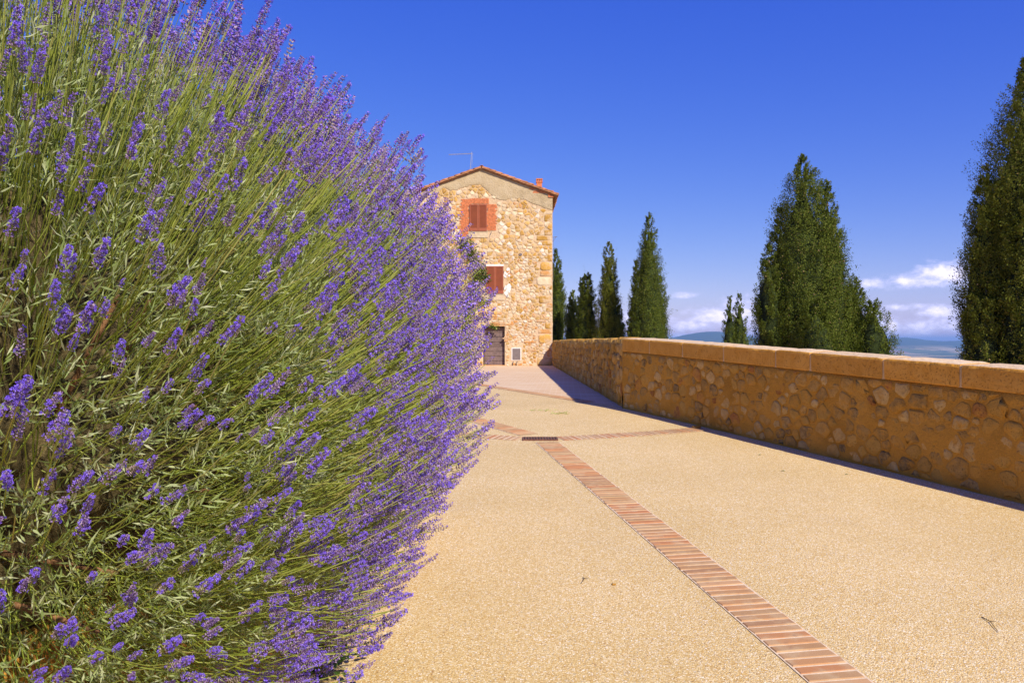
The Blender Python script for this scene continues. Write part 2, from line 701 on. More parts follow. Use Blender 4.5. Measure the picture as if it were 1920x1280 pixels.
def mat_brick_paver():
    m, t, b = mat_base('paver_brick', 0.8, 0.3)
    p = posvec(t)
    r = t.new('ShaderNodeObjectInfo').outputs['Random']
    c = t.ramp(r, [(0.0, (0.47, 0.19, 0.07)), (0.25, (0.50, 0.25, 0.10)), (0.5, (0.40, 0.23, 0.10)), (0.7, (0.56, 0.32, 0.15)),
                   (0.85, (0.48, 0.31, 0.14)), (1.0, (0.34, 0.16, 0.075))])
    n = t.noise(p, 7, 5, 0.6)
    c = t.mix(t.math('MULTIPLY', t.smooth(n.outputs[0], 0.45, 0.65), 0.6), c, (0.52, 0.36, 0.19))
    n2 = t.noise(p, 16, 4, 0.6)
    c = t.mix(t.math('MULTIPLY', t.smooth(n2.outputs[0], 0.55, 0.75), 0.5), c, (0.30, 0.17, 0.10))
    t.l.new(c, b.inputs['Base Color'])
    n3 = t.noise(p, 90, 4, 0.6)
    bump(t, b, n3.outputs[0], 0.3, 0.004)
    return m


PAVER = mat_brick_paver()
JOINT = mat_simple('paver_joint', (0.72, 0.55, 0.36), 0.95, 0.12, 30, 0.4, 0.004)


def mat_forecourt():
    """far brick paving: rows too thin to pick apart from here"""
    m, t, b = mat_base('forecourt_brick', 0.85, 0.25)
    p = posvec(t)
    br = t.new('ShaderNodeTexBrick')
    br.inputs['Scale'].default_value = 1.0
    br.inputs['Brick Width'].default_value = 0.28
    br.inputs['Row Height'].default_value = 0.085
    br.inputs['Mortar Size'].default_value = 0.010
    br.inputs['Color1'].default_value = (0.62, 0.39, 0.20, 1)
    br.inputs['Color2'].default_value = (0.70, 0.49, 0.27, 1)
    br.inputs['Mortar'].default_value = (0.72, 0.54, 0.35, 1)
    rot = t.new('ShaderNodeMapping')
    rot.inputs['Rotation'].default_value = (0, 0, math.radians(4))
    t.l.new(p, rot.inputs[0])
    t.l.new(rot.outputs[0], br.inputs['Vector'])
    mp = t.new('ShaderNodeMapping')
    mp.inputs['Scale'].default_value = (0.5, 1.6, 1)
    t.l.new(p, mp.inputs[0])
    n = t.noise(mp.outputs[0], 1.2, 5, 0.6)
    c = t.mix(t.math('MULTIPLY', t.smooth(n.outputs[0], 0.42, 0.7), 0.6), br.outputs[0], (0.76, 0.60, 0.40))
    t.l.new(c, b.inputs['Base Color'])
    return m


FORECOURT = mat_forecourt()

LEAF_LAV = mat_island('lavender_leaf', [(0, (0.19, 0.25, 0.06)), (.35, (0.29, 0.36, 0.11)), (.7, (0.40, 0.45, 0.19)), (1, (0.56, 0.58, 0.34))], 0.6, 0.3, 0.30)
STEM_LAV = mat_island('lavender_stem', [(0, (0.27, 0.34, 0.04)), (.5, (0.40, 0.455, 0.07)), (.85, (0.51, 0.54, 0.13)), (1, (0.55, 0.48, 0.15))], 0.5, 0.35, 0.2)
CALYX = mat_island('lavender_calyx', [(0, (0.15, 0.08, 0.20)), (.4, (0.26, 0.15, 0.34)), (.75, (0.37, 0.24, 0.46)), (1, (0.49, 0.37, 0.46))], 0.7, 0.2, 0.15)
CALYX_FADED = mat_island('lavender_calyx_faded', [(0, (0.22, 0.15, 0.13)), (.5, (0.34, 0.25, 0.24)), (1, (0.46, 0.36, 0.32))], 0.8, 0.15, 0.15)
COROLLA = mat_island('lavender_corolla', [(0, (0.19, 0.09, 0.66)), (.5, (0.28, 0.16, 0.86)), (1, (0.43, 0.31, 0.93))], 0.6, 0.15, 0.3)
WOOD = mat_simple('lavender_wood', (0.20, 0.10, 0.045), 0.95, 0.45, 18, 0.6)
LITTER = mat_simple('dry_litter', (0.16, 0.12, 0.05), 1.0, 0.6, 40, 0.9, 0.02)
CYP = mat_island('cypress_leaf', [(0, (0.075, 0.105, 0.010)), (.4, (0.100, 0.132, 0.013)), (.75, (0.130, 0.158, 0.017)), (.95, (0.17, 0.185, 0.026)), (1, (0.26, 0.20, 0.055))], 0.75, 0.2, 0.12)
CYP_OLIVE = mat_island('cypress_leaf_olive', [(0, (0.090, 0.108, 0.010)), (.4, (0.125, 0.142, 0.013)), (.75, (0.162, 0.175, 0.017)), (.95, (0.205, 0.20, 0.026)), (1, (0.29, 0.20, 0.055))], 0.75, 0.2, 0.12)
CYP_CORE = mat_simple('cypress_inner_shade', (0.030, 0.042, 0.010), 1.0, 0.5, 9, 0.8, 0.05)
CONE = mat_island('cypress_cone', [(0, (0.22, 0.14, 0.06)), (1, (0.36, 0.24, 0.11))], 0.8, 0.2)
BARK = mat_simple('cypress_bark', (0.20, 0.13, 0.08), 0.95, 0.3, 14, 0.8, 0.02)
IVY = mat_island('ivy_leaf', [(0, (0.05, 0.09, 0.015)), (.5, (0.11, 0.17, 0.025)), (.85, (0.24, 0.26, 0.05)), (1, (0.40, 0.30, 0.07))], 0.5, 0.3, 0.25)
WEED = mat_island('weed_leaf', [(0, (0.03, 0.06, 0.012)), (.6, (0.06, 0.11, 0.02)), (1, (0.11, 0.16, 0.03))], 0.45, 0.35, 0.2)
TILE = mat_simple('roof_tile', (0.46, 0.19, 0.085), 0.9, 0.35, 6, 0.4, rand=0.22)
TILE_UNDER = mat_simple('roof_under_tile', (0.42, 0.20, 0.10), 0.9, 0.25, 7, 0.3, rand=0.15)
SHUTTER = mat_simple('shutter_paint', (0.33, 0.085, 0.035), 0.55, 0.06, 5, 0.1, spec=0.35)
DOORWOOD = mat_simple('door_wood', (0.17, 0.115, 0.10), 0.7, 0.25, 9, 0.3, rand=0.12)
SILL = mat_simple('rendered_sill', (0.60, 0.46, 0.29), 0.9, 0.12, 8, 0.3)
WHITEPL = mat_simple('white_render', (0.78, 0.71, 0.64), 0.9, 0.08, 8, 0.3)
GREYMET = mat_simple('grey_metal', (0.19, 0.15, 0.14), 0.5, 0.1, 10, 0.1, metal=0.0)
ALU = mat_simple('antenna_metal', (0.62, 0.62, 0.66), 0.35, 0.1, 10, 0.0, metal=0.7)
IRON = mat_simple('drain_iron', (0.17, 0.075, 0.045), 0.7, 0.3, 25, 0.3)
DARK = mat_simple('dark_recess', (0.03, 0.025, 0.02), 1.0, 0.1, 3, 0.0)
SOIL = mat_simple('bed_soil', (0.16, 0.10, 0.05), 1.0, 0.4, 9, 0.9, 0.04)
DRYTWIG = mat_simple('dry_twig', (0.10, 0.06, 0.03), 0.9, 0.2, 30, 0.2)


def mat_terrain():
    m, t, b = mat_base('countryside', 0.95, 0.1)
    p = posvec(t)
    mp = t.new('ShaderNodeMapping')
    mp.inputs['Scale'].default_value = (0.0019, 0.00075, 0.0)
    mp.inputs['Rotation'].default_value = (0, 0, 0.3)
    t.l.new(p, mp.inputs[0])
    v = t.new('ShaderNodeTexVoronoi')
    v.inputs['Scale'].default_value = 1.0
    t.l.new(mp.outputs[0], v.inputs['Vector'])
    s = t.new('ShaderNodeSeparateColor')
    t.l.new(v.outputs['Color'], s.inputs[0])
    c = t.ramp(s.outputs[0], [(0, (0.14, 0.16, 0.05)), (.2, (0.40, 0.30, 0.14)), (.38, (0.10, 0.13, 0.04)), (.52, (0.46, 0.36, 0.19)),
                              (.66, (0.20, 0.19, 0.07)), (.8, (0.32, 0.20, 0.11)), (.9, (0.07, 0.10, 0.035))], 'CONSTANT')
    wd = t.noise(p, 0.0016, 6, 0.65)
    c = t.mix(t.smooth(wd.outputs[0], 0.50, 0.54), c, (0.035, 0.06, 0.025))
    gz_ = t.new('ShaderNodeSeparateXYZ')
    t.l.new(p, gz_.inputs[0])
    # woods on the hills
    c = t.mix(t.smooth(gz_.outputs[2], -110.0, -40.0), c, (0.06, 0.085, 0.035))
    near = t.noise(p, 0.8, 6, 0.6)
    nc = t.mix(t.smooth(near.outputs[0], 0.35, 0.65), (0.12, 0.13, 0.035), (0.34, 0.26, 0.11))
    ln = t.new('ShaderNodeVectorMath', operation='LENGTH')
    t.l.new(p, ln.inputs[0])
    c = t.mix(t.smooth(ln.outputs[1], 250.0, 600.0), nc, c)
    t.l.new(c, b.inputs['Base Color'])
    return m


# ------------------------------------------------------------------ setting: terrain to the horizon
def sstep(a, b, x):
    t = min(1.0, max(0.0, (x - a) / (b - a)))
    return t * t * (3 - 2 * t)


def terrain_z(x, y):
    s = max(0.0, x - wall_x(min(max(y, -60), 60)) - 0.3, y - 62, -y - 40, -x - 60)
    z = -0.75 - (0.42 * s if s > 0 else 0)
    plain = -150.0 + 5 * mnoise.noise(Vector((x * .0006, y * .0006, 1.0)))
    if z < plain + 12:
        k = sstep(plain - 12, plain + 12, z)
        z = plain * (1 - k) + max(z, plain) * k
    r = math.hypot(x, y)
    if r > 2500:
        az = math.degrees(math.atan2(x, y))
        # rounded blue mountain
        a1 = (az - 14.1) / 4.6
        z += 292 * math.exp(-a1 * a1 * 1.0) ** 1.0 * sstep(9000, 12500, r) * sstep(18000, 13000, r) * (1 + .06 * mnoise.fractal(Vector((x * .0005, y * .0005, 3)), 1, 2, 5))
        # lower range further right
        a2 = (az - 26.2) / 1.0
        ridge = 150 + 40 * math.exp(-a2 * a2) + 24 * mnoise.fractal(Vector((az * .55, 0.3, 9)), 1, 2, 4)
        z += ridge * sstep(10500, 15500, r) * sstep(26000, 17500, r) * sstep(16, 21, az) * (1 + .12 * mnoise.fractal(Vector((x * .0007, y * .0007, 5)), 1, 2, 5))
        # low rolling ground between
        z += max(0, 16 * mnoise.fractal(Vector((x * .0007, y * .0007, 7)), 1, 2, 4)) * sstep(3000, 6000, r)
        # hills elsewhere round the horizon
        oth = sstep(6, -4, az) + sstep(36, 44, az)
        z += oth * (85 + 40 * mnoise.fractal(Vector((az * .12, 1.3, 2)), 1, 2, 4)) * sstep(10000, 15000, r) * sstep(25000, 17000, r)
    return z


def build_terrain():
    rs = [0.0] + list(np.geomspace(4, 300, 42)) + list(np.geomspace(340, 34000, 90))
    azs = sorted(set(list(np.linspace(-180, -45, 46)) + list(np.linspace(-45, 45, 271)) + list(np.linspace(45, 180, 46))))[:-1]
    V, Fc = [], []
    n = len(azs)
    for r in rs:
        for a in azs:
            x, y = r * math.sin(math.radians(a)), r * math.cos(math.radians(a))
            V.append((x, y, terrain_z(x, y)))
    V, idx = np.array(V), []
    for i in range(len(rs) - 1):
        for j in range(n):
            idx.append((i * n + j, i * n + (j + 1) % n, (i + 1) * n + (j + 1) % n, (i + 1) * n + j))
    global HAZE_TOP
    HAZE_TOP = float(V[:, 2].max()) + 12.0
    o = np_mesh('terrain', V, np.array(idx)[:, ::-1].copy(), [mat_terrain()], smooth=True)
    tag(o, kind='structure')
    return o


build_terrain()


# ------------------------------------------------------------------ setting: paved way
def sheet(name, polyx, mat, dz=0.0, y0=-6.0, y1=45.0, n=70):
    """strip of ground between two x limits polyx(y) following the level of the way"""
    m = MB()
    ys = np.linspace(y0, y1, n)
    v = []
    for y in ys:
        a, b = polyx(y)
        for k in range(5):
            v.append((a + (b - a) * k / 4, y, gz(y) + dz))
    f = []
    for i in range(n - 1):
        for k in range(4):
            p = i * 5 + k
            f.append((p, p + 1, p + 6, p + 5))
    m.add(v, f)
    return tag(m.build(name, mat), kind='structure')


gravel = sheet('gravel_path', lambda y: (-9.0, wall_x(y) + 0.25), AGG)

# forecourt of bricks in front of the house, its near edge slanting across the way
e1, e2 = on_ground(905, 722), on_ground(1075, 749)


def court_edge(x):
    return e1.y + (e2.y - e1.y) * (x - e1.x) / (e2.x - e1.x)


def build_forecourt():
    m = MB()
    xs = np.linspace(-8.0, 2.2, 40)
    v, f = [], []
    for x in xs:
        ya = max(14.0, court_edge(x)) if x < e2.x + .2 else max(14.3, court_edge(x))
        for k in range(13):
            y = ya + (HOUSE_Y + 8 - ya) * (k / 12) ** 1.5
            v.append((x, y, gz(y) + 0.005))
    for i in range(len(xs) - 1):
        for k in range(12):
            p = i * 13 + k
            f.append((p, p + 13, p + 14, p + 1))
    m.add(v, f)
    o = tag(m.build('brick_forecourt', FORECOURT), kind='structure')
    return o


court = build_forecourt()

BRICK_ME = {}


def brick_mesh(L, W, H, var):
    key = (L, W, var)
    if key in BRICK_ME:
        return BRICK_ME[key]
    r = random.Random(var * 17 + int(L * 1000))
    bm = bmesh.new()
    bmesh.ops.create_cube(bm, size=1.0)
    for v in bm.verts:
        v.co = Vector((v.co.x * L + r.uniform(-.005, .005), v.co.y * W + r.uniform(-.003, .003), v.co.z * H))
    bmesh.ops.bevel(bm, geom=[e for e in bm.edges if e.verts[0].co.z > 0 and e.verts[1].co.z > 0], offset=0.005, segments=1, affect='EDGES')
    me = bpy.data.meshes.new('brick')
    bm.to_mesh(me)
    bm.free()
    me.materials.append(PAVER)
    BRICK_ME[key] = me
    return me


def brick_row(name, p0, p1, length, pitch, joint, bend=0.0):
    """bricks laid side by side from p0 to p1, long side across the row"""
    p0, p1 = Vector((p0[0], p0[1], 0)), Vector((p1[0], p1[1], 0))
    d = p1 - p0
    n = int(d.length / pitch)
    t = d.normalized()
    side = Vector((-t.y, t.x, 0))
    m = MB()
    v, f = [], []
    for i in range(n + 1):
        c = p0 + d * (i / n) + side * (bend * math.sin(math.pi * i / n))
        for s in (-1, 1):
            q = c + side * (s * (length / 2 + .008))
            v.append((q.x, q.y, gz(q.y) + .0045))
    for i in range(n):
        f.append((2 * i, 2 * i + 1, 2 * i + 3, 2 * i + 2))
    m.add(v, f)
    base = tag(m.build(name, JOINT), kind='structure')
    for i in range(n):
        u = (i + .5) / n
        c = p0 + d * u + side * (bend * math.sin(math.pi * u))
        tt = (t + side * (bend * math.pi / d.length * math.cos(math.pi * u))).normalized()
        me = brick_mesh(length, pitch - joint, 0.05, i % 5)
        o = link('brick', me, base)
        rot = math.atan2(tt.y, tt.x) + math.pi / 2 + random.gauss(0, .012)
        slope = math.atan((gz(c.y + .1) - gz(c.y - .1)) / .2)
        o.matrix_basis = Matrix.Translation((c.x + random.gauss(0, .003), c.y, gz(c.y) - .0155 + random.uniform(-.002, .002))) @ Matrix.Rotation(slope, 4, 'X') @ Matrix.Rotation(rot, 4, 'Z')
    return base


g_near0, g_near1 = on_ground(1511, 1279), on_ground(1641, 1279)
s_near = (g_near0 + g_near1) / 2
s_far = (on_ground(1003, 829) + on_ground(1048, 829)) / 2
sd = (s_near - s_far).normalized()
brick_row('brick_strip', s_far + sd * .02, s_near + sd * 2.2, 0.31, 0.085, 0.015)
# row of bricks across the way on both sides of the drain
dl, dr = on_ground(978, 822.5), on_ground(1047, 822.5)
w0, w1 = on_ground(864, 815), on_ground(1322, 804)
brick_row('brick_gutter', (w0 - dl).normalized() * 2.0 + dl, dl + Vector((-.02, 0, 0)), 0.30, 0.092, 0.020)
brick_row('brick_gutter', dr + Vector((.02, 0, 0)), w1 + (w1 - dr).normalized() * .0, 0.30, 0.092, 0.020, -.05)
# strip running on from the drain towards the left of the house
f0, f1 = on_ground(992, 815), on_ground(850, 776)
brick_row('brick_strip', f0, f1, 0.31, 0.085, 0.015)
# border row at the near edge of the forecourt
brick_row('brick_border', e1 + (e1 - e2).normalized() * 3, e2 + (e2 - e1).normalized() * .75, 0.30, 0.089, 0.012)


def build_drain():
    c = (dl + dr) / 2
    t = empty('drain_grate', (c.x, c.y, c.z))
    tag(t, 'dark rusty iron drain grate where the brick rows cross the path', 'drain')
    hw, hd = (dr.x - dl.x) / 2 - .01, .16
    m = MB()
    m.box(-hw, hw, -hd, -hd + .022, -.03, .012)
    m.box(-hw, hw, hd - .022, hd, -.03, .012)
    m.box(-hw, -hw + .022, -hd + .022, hd - .022, -.03, .012)
    m.box(hw - .022, hw, -hd + .022, hd - .022, -.03, .012)
    m.build('frame', IRON, t)
    n = 11
    for i in range(n):
        x = -hw + .03 + (2 * hw - .06) * (i + .5) / n
        b = MB()
        b.box(x - .012, x + .012, -hd + .023, hd - .023, -.02, .010)
        b.build('bar', IRON, t)
    b = MB()
    b.box(-hw + .02, hw - .02, -hd + .02, hd - .02, .0055, .0075)
    b.build('pit', DARK, t)  # flat near-black sheet, its colour stands in for shade below the bars


build_drain()


# ------------------------------------------------------------------ parapet wall on the right
def build_parapet():
    t = empty('parapet_wall', (WALL_A.x, WALL_A.y, gz(WALL_A.y)))
    tag(t, 'long low stone parapet wall with orange mortar and block coping along the path', 'wall')
    inv = Matrix.Translation(t.location).inverted()

    def child(o):
        o.parent = t
        o.matrix_parent_inverse = inv
        return o
    nrm = Vector((WALL_DIR.y, -WALL_DIR.x, 0))           # towards the path
    if nrm.x > 0:
        nrm = -nrm
    D3 = Vector((WALL_DIR.x, WALL_DIR.y, 0))
    L = 17.5
    H, T = 1.275, 0.42
    CH = 0.235
    A3 = Vector((WALL_A.x, WALL_A.y, 0))
    # rough mortar body of the near run
    m = MB()
    ns, nh = 150, 12
    v, f = [], []
    for i in range(ns + 1):
        for k in range(nh + 1):
            s, h = L * i / ns, (H - CH) * k / nh
            p = A3 + D3 * s
            j = .022 * mnoise.fractal(Vector((s * 3.1, h * 3.1, 2.0)), 1, 2, 4)
            z = gz(p.y) + h - (0.4 if k == 0 else 0)
            v.append(p + nrm * j + Vector((0, 0, z)))
    for i in range(ns):
        for k in range(nh):
            a = i * (nh + 1) + k
            f.append((a, a + 1, a + nh + 2, a + nh + 1))
    b = len(v)
    for i in range(ns + 1):
        p = A3 + D3 * (L * i / ns) - nrm * T
        v.append(p + Vector((0, 0, gz(p.y) + H - CH)))
        v.append(p + Vector((0, 0, -3.2)))
    for i in range(ns):
        a0, a1 = i * (nh + 1) + nh, (i + 1) * (nh + 1) + nh
        f.append((a0, b + 2 * i, b + 2 * i + 2, a1))
        f.append((b + 2 * i, b + 2 * i + 1, b + 2 * i + 3, b + 2 * i + 2))
    m.add(v, f)
    body = child(m.build('mortar_core', MORTAR_WALL, smooth=True))
    # stones of the near run
    cells = rubble_mixed(0.05, L, 0.02, H - CH - .02, .062, .155)
    weights = [28, 30, 16, 8, 18]
    rest = MB()
    made = 0
    order = sorted(cells, key=lambda c: -(centroid(c)[0] if c and centroid(c)[0] < 8.4 else -1) if len(c) > 2 else 9)
    for c in order:
        if len(c) < 3:
            continue
        a = poly_area(c)
        if a < .004 or random.random() < .06:
            continue
        cx, cy = centroid(c)
        g = random.uniform(.004, .018)
        vs, fs = stone_geo(c, g, random.uniform(.004, .012), Vector((0, 0, 0)), Vector((1, 0, 0)), Vector((0, 1, 0)), Vector((0, 0, 1)), .008)
        W = []
        for q in vs:
            p = A3 + D3 * q.x
            W.append(p + nrm * q.z + Vector((0, 0, gz(p.y) + q.y)))
        mi = random.choices(range(5), weights)[0]
        if cx < 8.6 and made < 300:
            s = MB()
            o0 = A3 + D3 * cx + Vector((0, 0, gz((A3 + D3 * cx).y) + cy))
            s.add([q - o0 for q in W], fs)
            o = s.build('stone', STONE[mi], None, True)
            o.location = o0
            child(o)
            made += 1
        else:
            rest.add(W, fs, mi)
    child(tag(rest.build('stones_beyond_frame', STONE, None, True), kind='stuff'))
    # coping blocks: joints where the photograph shows them
    joints = []
    for px in (1219, 1281, 1358, 1456, 1521, 1658, 1803):
        k = (px - 960) / F
        # p = A + D*s on the ray x = k*y
        s = (k * A3.y - A3.x) / (D3.x - k * D3.y)
        joints.append(s)
    joints = [0.0] + joints
    while joints[-1] < L - .9:
        joints.append(joints[-1] + random.uniform(.75, 1.15))
    joints.append(L)
    for i in range(len(joints) - 1):
        s0, s1 = joints[i] + .015, joints[i + 1] - .015
        c0 = A3 + D3 * ((s0 + s1) / 2)
        zb = gz(c0.y) + H - CH
        n = max(4, int((s1 - s0) / .08))
        prof = [(.014, 0.0), (.022, .012), (.024, .205), (.018, .221), (.006, .232), (-.012, .237), (-T * .5, .247), (-T - .01, .250), (-T - .03, .225), (-T - .03, 0.0)]
        v, f = [], []
        ht = random.uniform(-.006, .006)
        for a in range(n + 1):
            s = s0 + (s1 - s0) * a / n
            p = A3 + D3 * s
            endk = 0.006 if a in (0, n) else 0
            for (o_, h_) in prof:
                j = .006 * mnoise.noise(Vector((s * 9, h_ * 30, o_ * 20)))
                v.append(p + nrm * (o_ + j - (endk if o_ > 0 else -endk)) + Vector((0, 0, gz(p.y) + H - CH + h_ + (ht + j if h_ > .1 else 0) - (endk if h_ > .1 else 0))) - c0 - Vector((0, 0, zb)))
        q = len(prof)
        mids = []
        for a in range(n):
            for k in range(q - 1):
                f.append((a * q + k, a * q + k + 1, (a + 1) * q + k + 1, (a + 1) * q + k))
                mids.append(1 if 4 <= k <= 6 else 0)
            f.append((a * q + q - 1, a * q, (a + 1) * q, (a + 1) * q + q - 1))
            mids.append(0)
        f.append(tuple(range(q)))
        f.append(tuple(n * q + k for k in reversed(range(q))))
        mb = MB()
        mb.add(v, f)
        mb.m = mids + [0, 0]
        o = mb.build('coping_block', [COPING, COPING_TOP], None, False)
        o.location = c0 + Vector((0, 0, zb))
        child(o)
    # pale mortar in the coping joints
    jm = MB()
    for s in joints[1:-1]:
        p = A3 + D3 * s
        u = D3 * .024
        z0 = gz(p.y) + H - CH
        pts = []
        for (o_, h_) in ((.012, .0), (.012, .215), (-.02, .229), (-T, .226), (-T, 0)):
            pts.append((o_, h_))
        va = [p - u + nrm * o_ + Vector((0, 0, z0 + h_)) for o_, h_ in pts] + [p + u + nrm * o_ + Vector((0, 0, z0 + h_)) for o_, h_ in pts]
        jm.add(va, [(0, 1, 6, 5), (1, 2, 7, 6), (2, 3, 8, 7), (3, 4, 9, 8)])
    child(tag(jm.build('joint_mortar', MORTAR_COPING), kind='stuff'))
    # old far run without coping, up to the house
    m = MB()
    y0, y1 = KINK, HOUSE_Y + 0.05
    ns, nh = 170, 12
    v, f = [], []

    def top(y):
        return 1.225 + .035 * mnoise.fractal(Vector((y * 1.7, 0, 4)), 1, 2, 4) - .03 * sstep(30, 39, y)
    for i in range(ns + 1):
        y = y0 + (y1 - y0) * i / ns
        for k in range(nh + 1):
            h = top(y) * k / nh
            j = .03 * mnoise.fractal(Vector((y * 2.2, h * 2.6, 8.0)), 1, 2, 4)
            v.append((2.02 + j + (.03 if k == nh else 0), y, gz(y) + h - (.4 if k == 0 else 0)))
    for i in range(ns):
        for k in range(nh):
            a = i * (nh + 1) + k
            f.append((a, a + nh + 1, a + nh + 2, a + 1))
    b = len(v)
    for i in range(ns + 1):
        y = y0 + (y1 - y0) * i / ns
        j = .03 * mnoise.fractal(Vector((y * 3, 3, 8.0)), 1, 2, 4)
        v.append((2.02 + T * .5, y, gz(y) + top(y) + .03 + j))
        v.append((2.02 + T, y, gz(y) + top(y) - .01 + j))
        v.append((2.02 + T, y, -3.2))
    for i in range(ns):
        a0, a1 = i * (nh + 1) + nh, (i + 1) * (nh + 1) + nh
        c0, c1 = b + 3 * i, b + 3 * i + 3
        f.append((a0, a1, c1, c0))
        f.append((c0, c1, c1 + 1, c0 + 1))
        f.append((c0 + 1, c1 + 1, c1 + 2, c0 + 2))
    m.add(v, f)
    child(m.build('old_mortar_core', MORTAR_OLD, smooth=True))
    cells = rubble(0.02, y1 - y0 - .05, 0.03, 1.2, 0.27, 0.18, 0.38)
    rest = MB()
    for c in cells:
        if len(c) < 3 or poly_area(c) < .01 or random.random() < .12:
            continue
        vs, fs = stone_geo(c, random.uniform(.012, .04), random.uniform(.02, .05), Vector((0, 0, 0)), Vector((1, 0, 0)), Vector((0, 1, 0)), Vector((0, 0, 1)), .01)
        W = [Vector((2.02 - q.z, y0 + q.x, gz(y0 + q.x) + q.y)) for q in vs]
        rest.add(W, [tuple(reversed(x)) for x in fs], random.choices(range(5), weights)[0])
    # rough cap stones on the old run
    y = y0 + .05
    while y < y1 - .3:
        w = random.uniform(.22, .5)
        vs, fs = [], []
        hh = random.uniform(.02, .05)
        n = 8
        for r, (k, zz) in enumerate(((1, -.08), (1.0, hh * .4), (.8, hh))):
            for q in range(n):
                an = 2 * math.pi * q / n + .39
                cx = math.copysign(abs(math.cos(an)) ** .5, math.cos(an)) * (w / 2 - .01) * k
                cy = math.copysign(abs(math.sin(an)) ** .5, math.sin(an)) * (T / 2 + .02) * k
                vs.append(Vector((2.02 + T / 2 + cy + random.gauss(0, .012), y + w / 2 + cx + random.gauss(0, .01), gz(y) + top(y + w / 2) + zz + random.gauss(0, .006))))
        for r in range(2):
            for q in range(n):
                fs.append((r * n + q, r * n + (q + 1) % n, (r + 1) * n + (q + 1) % n, (r + 1) * n + q))
        fs.append(tuple(2 * n + q for q in range(n)))
        rest.add(vs, fs, random.choices(range(5), [30, 10, 40, 10, 10])[0])
        y += w
    child(tag(rest.build('old_run_stones', STONE, None, True), kind='stuff'))


build_parapet()


# ------------------------------------------------------------------ retaining wall and bed on the left
BED_Z = 1.02
RW_X = -1.13


def build_retaining():
    y0, y1 = -1.0, 7.2
    t = empty('retaining_wall', (RW_X, y0, gz(y0)))
    tag(t, 'rough brown stone retaining wall under the lavender', 'wall')
    inv = Matrix.Translation(t.location).inverted()
    m = MB()
    n = 60
    v, f = [], []
    for i in range(n + 1):
        y = y0 + (y1 - y0) * i / n
        for k in range(9):
            z = -.6 + (BED_Z + .6) * k / 8
            v.append((RW_X + .02 * mnoise.fractal(Vector((y * 3, z * 3, 1)), 1, 2, 4), y, z))
        v.append((RW_X - .35, y, BED_Z + .01))
        v.append((RW_X - .35, y, -.6))
    for i in range(n):
        for k in range(10):
            a = i * 11 + k
            f.append((a, a + 11, a + 12, a + 1))
    f.append(tuple(n * 11 + k for k in range(11)))
    m.add(v, f)
    o = m.build('mortar_core', MORTAR_OLD, smooth=True)
    o.parent, o.matrix_parent_inverse = t, inv
    cells = rubble(y0, y1, -.25, BED_Z - .01, 0.30, 0.20, 0.36)
    for c in cells:
        if len(c) < 3 or poly_area(c) < .012:
            continue
        vs, fs = stone_geo(c, random.uniform(.010, .022), random.uniform(.025, .06), Vector((RW_X, 0, 0)), Vector((0, 1, 0)), Vector((0, 0, 1)), Vector((1, 0, 0)), .01)
        cy, cz = centroid(c)
        o0 = Vector((RW_X, cy, cz))
        s = MB()
        s.add([q - o0 for q in vs], fs)
        o = s.build('stone', STONE[random.choices(range(5), [30, 8, 22, 35, 5])[0]], None, True)
        o.location = o0
        o.parent, o.matrix_parent_inverse = t, inv
    # planting bed behind it
    m = MB()
    v, f = [], []
    nx, ny = 24, 30
    for i in range(nx + 1):
        for k in range(ny + 1):
            x = RW_X - .30 - (7.5) * i / nx
            y = y0 + (y1 - y0) * k / ny
            v.append((x, y, BED_Z - .03 + .04 * mnoise.fractal(Vector((x * 2, y * 2, 3)), 1, 2, 4)))
    for i in range(nx):
        for k in range(ny):
            a = i * (ny + 1) + k
            f.append((a, a + 1, a + ny + 2, a + ny + 1))
    m.add(v, f)
    m.box(RW_X - 7.8, RW_X - .36, y1 - .3, y1 - .01, -.5, BED_Z - .08)
    tag(m.build('planting_bed', SOIL, smooth=True), kind='structure')


build_retaining()


